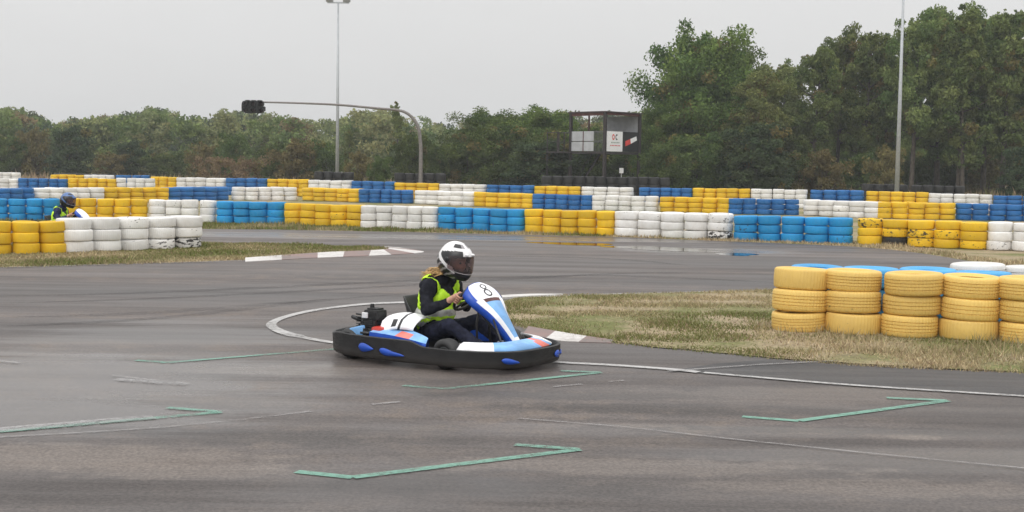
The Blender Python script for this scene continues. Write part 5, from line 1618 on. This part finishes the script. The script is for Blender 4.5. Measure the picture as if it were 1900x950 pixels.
# the big right-hand group
tree('oak_a', 1296, 62, 92, 205, 'big dark oak rising behind the timing tower, left of the tall trees', GR, 'oak_tree', 'tree')
tree('oak_b', 1352, 92, 97, 150, 'broad dark tree close behind the big oak', GR, 'oak_tree', 'tree')
tree('oak_b', 1215, 195, 90, 95, 'low leafy tree just right of the timing tower', GR, 'oak_tree', 'tree')
tree('birch_a', 1388, 118, 88, 120, 'pale stemmed birch in front of the big oak', GR, 'birch_tree', 'tree')
tree('birch_b', 1448, 112, 99, 100, 'thin topped birch between the oak and the poplars', GR, 'birch_tree', 'tree')
tree('blue_a', 1400, 232, 84, 130, 'low dark bushy tree under the pale stemmed birch', GR, 'tree', 'tree')
tree('bush_a', 1280, 250, 86, 130, 'dark spreading bush at the foot of the big oak', GR, 'bush', 'bush')
tree('bush_b', 1230, 270, 84, 80, 'small bush right beside the timing tower leg', GR, 'bush', 'bush')
pl = [(1505, 78, 'poplar_a', 92, 100, 'first poplar of the tall line, left end'), (1548, 55, 'poplar_b', 96, 105, 'second poplar of the tall line from its left end'), (1598, 52, 'poplar_a', 93, 105, 'third poplar of the tall line, left of the mast'),
      (1640, 60, 'poplar_c', 98, 100, 'poplar just left of the right floodlight mast'), (1690, 22, 'poplar_b', 90, 125, 'poplar just right of the right floodlight mast'), (1735, 6, 'poplar_a', 94, 120, 'tall poplar second to the right of the floodlight mast'),
      (1778, 6, 'poplar_c', 89, 125, 'tallest poplar, third to the right of the floodlight mast'), (1822, 18, 'poplar_b', 93, 125, 'poplar fourth to the right of the floodlight mast'), (1860, 14, 'poplar_a', 90, 120, 'poplar fifth to the right of the floodlight mast'), (1905, 22, 'poplar_c', 92, 120, 'poplar cut by the right edge of the picture')]
for u, v, k, d, w_, lb in pl: tree(k, u, v, d, w_ * 0.98, lb, GR, 'poplar_tree', 'tree')
bk_ = [(1480, 190, 'poplar_c', 110, 80, 'thin tree in the second rank behind the first poplar'), (1570, 215, 'oak_b', 112, 90, 'bushy tree in the second rank behind the second poplar'), (1625, 205, 'poplar_b', 110, 80, 'thin tree in the second rank left of the floodlight mast'),
       (1710, 195, 'oak_a', 112, 110, 'bushy tree in the second rank right of the floodlight mast'), (1790, 200, 'oak_b', 110, 110, 'bushy tree in the second rank behind the tallest poplar'), (1870, 110, 'oak_a', 112, 160, 'bushy tree in the second rank near the right edge')]
for u, v, k, d, w_, lb in bk_: tree(k, u, v, d, w_, lb, GR, 'tree', 'tree')
sc_ = [(1470, 285, 'bush_a', 88, 100, 'bush between the birches and the first poplar'), (1530, 282, 'dry_a', 86, 90, 'yellowing bush under the second poplar'), (1590, 285, 'bush_b', 92, 85, 'bush under the third poplar'),
       (1640, 275, 'dry_a', 84, 70, 'yellowing bush just left of the right mast foot'), (1705, 290, 'bush_a', 96, 90, 'bush just right of the right mast foot'), (1770, 285, 'bush_b', 97, 90, 'bush under the tallest poplar'), (1830, 292, 'dry_a', 95, 90, 'bush under the fourth poplar right of the mast'), (1890, 270, 'blue_a', 88, 80, 'dark bush at the right edge of the picture')]
for u, v, k, d, w_, lb in sc_: tree(k, u, v, d, w_, lb, 'bushes under the tall trees', 'bush', 'bush')
# middle trees left of the tower
GM = 'trees left of the timing tower'
tree('oak_b', 905, 208, 100, 150, 'round tree with a pale top left of the tower trees', GM, 'tree', 'tree')
tree('oak_a', 1005, 206, 98, 170, 'widest round tree left of the timing tower', GM, 'tree', 'tree')
tree('bush_a', 950, 238, 92, 150, 'dark low tree in front of the round trees', GM, 'bush', 'bush')
tree('blue_a', 1000, 262, 88, 140, 'dark bush left below the tower landing', GM, 'bush', 'bush')
tree('oak_b', 1085, 238, 102, 100, 'green tree seen through the tower frame', GM, 'tree', 'tree')
tree('bush_b', 1080, 268, 92, 120, 'dark bush behind the tower stair', GM, 'bush', 'bush')
tree('bush_a', 870, 250, 98, 90, 'green bush at the left end of the tower trees', GM, 'bush', 'bush')
tree('bush_b', 1160, 265, 98, 90, 'bush seen under the tower floor', GM, 'bush', 'bush')
# around the gantry and the left mast
GL = 'bushes at the wood edge on the left'
tree('bush_b', 755, 252, 92, 75, 'green bush directly left of the gantry post', GL, 'bush', 'bush')
tree('bush_b', 800, 268, 96, 60, 'green bush directly right of the gantry post', GL, 'bush', 'bush')
tree('sparse_a', 741, 188, 105, 36, 'sparse thin birch top above the gantry bend', GL, 'birch_tree', 'tree')
tree('slim_a', 645, 236, 108, 34, 'slim yellowish birch just right of the left mast', GL, 'birch_tree', 'tree')
tree('bush_b', 700, 292, 88, 46, 'small dark bush between the mast and the gantry', GL, 'bush', 'bush')
tree('dry_a', 668, 285, 95, 60, 'brownish bush right of the left mast foot', GL, 'bush', 'bush')
tree('bush_a', 596, 262, 102, 80, 'olive bush left of the left mast', GL, 'bush', 'bush')
tree('dry_a', 545, 262, 100, 85, 'brown olive bush under the signal arm', GL, 'bush', 'bush')
tree('bush_b', 508, 270, 104, 60, 'yellow green bush under the signal arm', GL, 'bush', 'bush')
tree('rust_a', 448, 297, 98, 95, 'russet brown low bush below the start signal', GL, 'bush', 'bush')
tree('bush_b', 424, 250, 112, 62, 'bright green bush left of the russet one', GL, 'bush', 'bush')
tree('dry_a', 375, 268, 115, 60, 'yellowish tall bush left of the bright green one', GL, 'bush', 'bush')
tree('bush_a', 310, 285, 118, 80, 'low yellow green bush at the middle of the left field edge', GL, 'bush', 'bush')
tree('blue_a', 238, 262, 120, 70, 'blue green bush at the left field edge', GL, 'bush', 'bush')
tree('dry_a', 205, 285, 118, 60, 'brown bush beside the blue green one', GL, 'bush', 'bush')
tree('blue_a', 128, 235, 122, 80, 'dark tree standing above the far driver', GL, 'tree', 'tree')
tree('dry_a', 66, 242, 124, 62, 'reddish brown tree left of the dark one', GL, 'tree', 'tree')
tree('bush_a', 20, 255, 124, 90, 'green bush at the left picture edge', GL, 'bush', 'bush')

# far wood: one mass of crowns, distance haze partly painted into the leaf colour
def far_wood():
    r_ = np.random.default_rng(77); cen, rad, col = [], [], []
    prof_x = [-150, 0, 40, 90, 140, 180, 270, 310, 350, 400, 440, 520, 560, 620, 700, 760, 820, 900, 1000, 1250, 1500, 1800, 2100]
    prof_v = [212, 206, 205, 232, 226, 222, 202, 210, 226, 220, 208, 218, 226, 222, 207, 214, 238, 222, 218, 210, 205, 200, 200]
    for k in range(430):
        d = r_.choice([135, 150, 165, 180, 200]) + r_.uniform(-6, 6)
        u = r_.uniform(-120, 2020)
        v = np.interp(u, prof_x, prof_v) + abs(r_.normal(0, 1)) * 12 - 6 + (200 - d) * 0.05
        H = ztop(u, v, d); p = GX(u, d); W = r_.uniform(3.0, 6.0)
        kind = r_.choice(['oak', 'birch', 'poplar', 'blue', 'dry', 'oak'], p=[0.25, 0.22, 0.2, 0.18, 0.07, 0.08])
        lo, hi = (np.array(x) for x in GREEN[kind])
        n = 34
        for j in range(n):
            q = r_.random() ** 0.8
            z = H * (0.06 + 0.94 * q); w2 = W / 2 * (0.85 if q < 0.5 else math.sqrt(max(0.05, 1 - ((q - 0.5) / 0.52) ** 2)))
            a_ = r_.uniform(0, 6.28); rr = w2 * math.sqrt(r_.random())
            cen.append((p.x + rr * math.cos(a_), p.y + rr * math.sin(a_), z)); rad.append(r_.uniform(0.45, 0.95)); g = r_.uniform(0.2, 1.25); col.append((lo * (1 - g) + hi * g) * np.array([1.15, 1.08, 1.45]))  # multiplier pales and blues the leaves as painted haze
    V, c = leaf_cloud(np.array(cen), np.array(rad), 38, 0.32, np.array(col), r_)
    o = link('woods', fast_mesh('woods', V, np.arange(len(V)).reshape(-1, 4), M['hazed_leaf'], c))
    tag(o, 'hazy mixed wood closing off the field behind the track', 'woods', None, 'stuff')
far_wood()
# dry scrub between the barriers and the trees
def scrub():
    r_ = np.random.default_rng(5)
    out = []
    n = 42000
    u = r_.uniform(-60, 1960, n); d = r_.uniform(78, 132, n)
    base = np.array([GX(float(a_), 100.0)[0] / 100.0 for a_ in np.linspace(-60, 1960, 60)])
    x = np.interp(u, np.linspace(-60, 1960, 60), base) * d
    p = np.stack([x, d], 1)
    far = lowfreq(p, 41, 0.12)
    k = ((far + r_.normal(0, 0.4, n)) > -0.3) & (d > np.interp(u, [0, 500, 900, 1900], [94, 92, 86, 80]))
    p = p[k]
    V, F, c = blades(p, 0.0, 0.35, 1.0, 0.16, 6, -0.45, 0.5, 0.1)
    out.append((V, F, c * np.array([0.85, 0.80, 0.85])))
    o = grass_object('undergrowth', out)
    tag(o, 'dry brown grass and scrub in front of the woods', 'undergrowth')
scrub()

# thin moist air that pales the far wood
haze = None
HAZE_D = 0.00065
if HAZE_D > 0:
    mb = MB(); mb.box((0, 150, 14.0), (1500, 1600, 30.0)); 
    m = bpy.data.materials.new('haze'); m.use_nodes = True
    nt_ = m.node_tree
    for n_ in list(nt_.nodes): nt_.nodes.remove(n_)
    out = nt_.nodes.new('ShaderNodeOutputMaterial'); pv = nt_.nodes.new('ShaderNodeVolumePrincipled')
    pv.inputs['Color'].default_value = (0.90, 0.93, 0.96, 1); pv.inputs['Density'].default_value = HAZE_D
    nt_.links.new(pv.outputs[0], out.inputs['Volume'])
    hz_ = mb.build('haze', m); tag(hz_, kind='stuff')
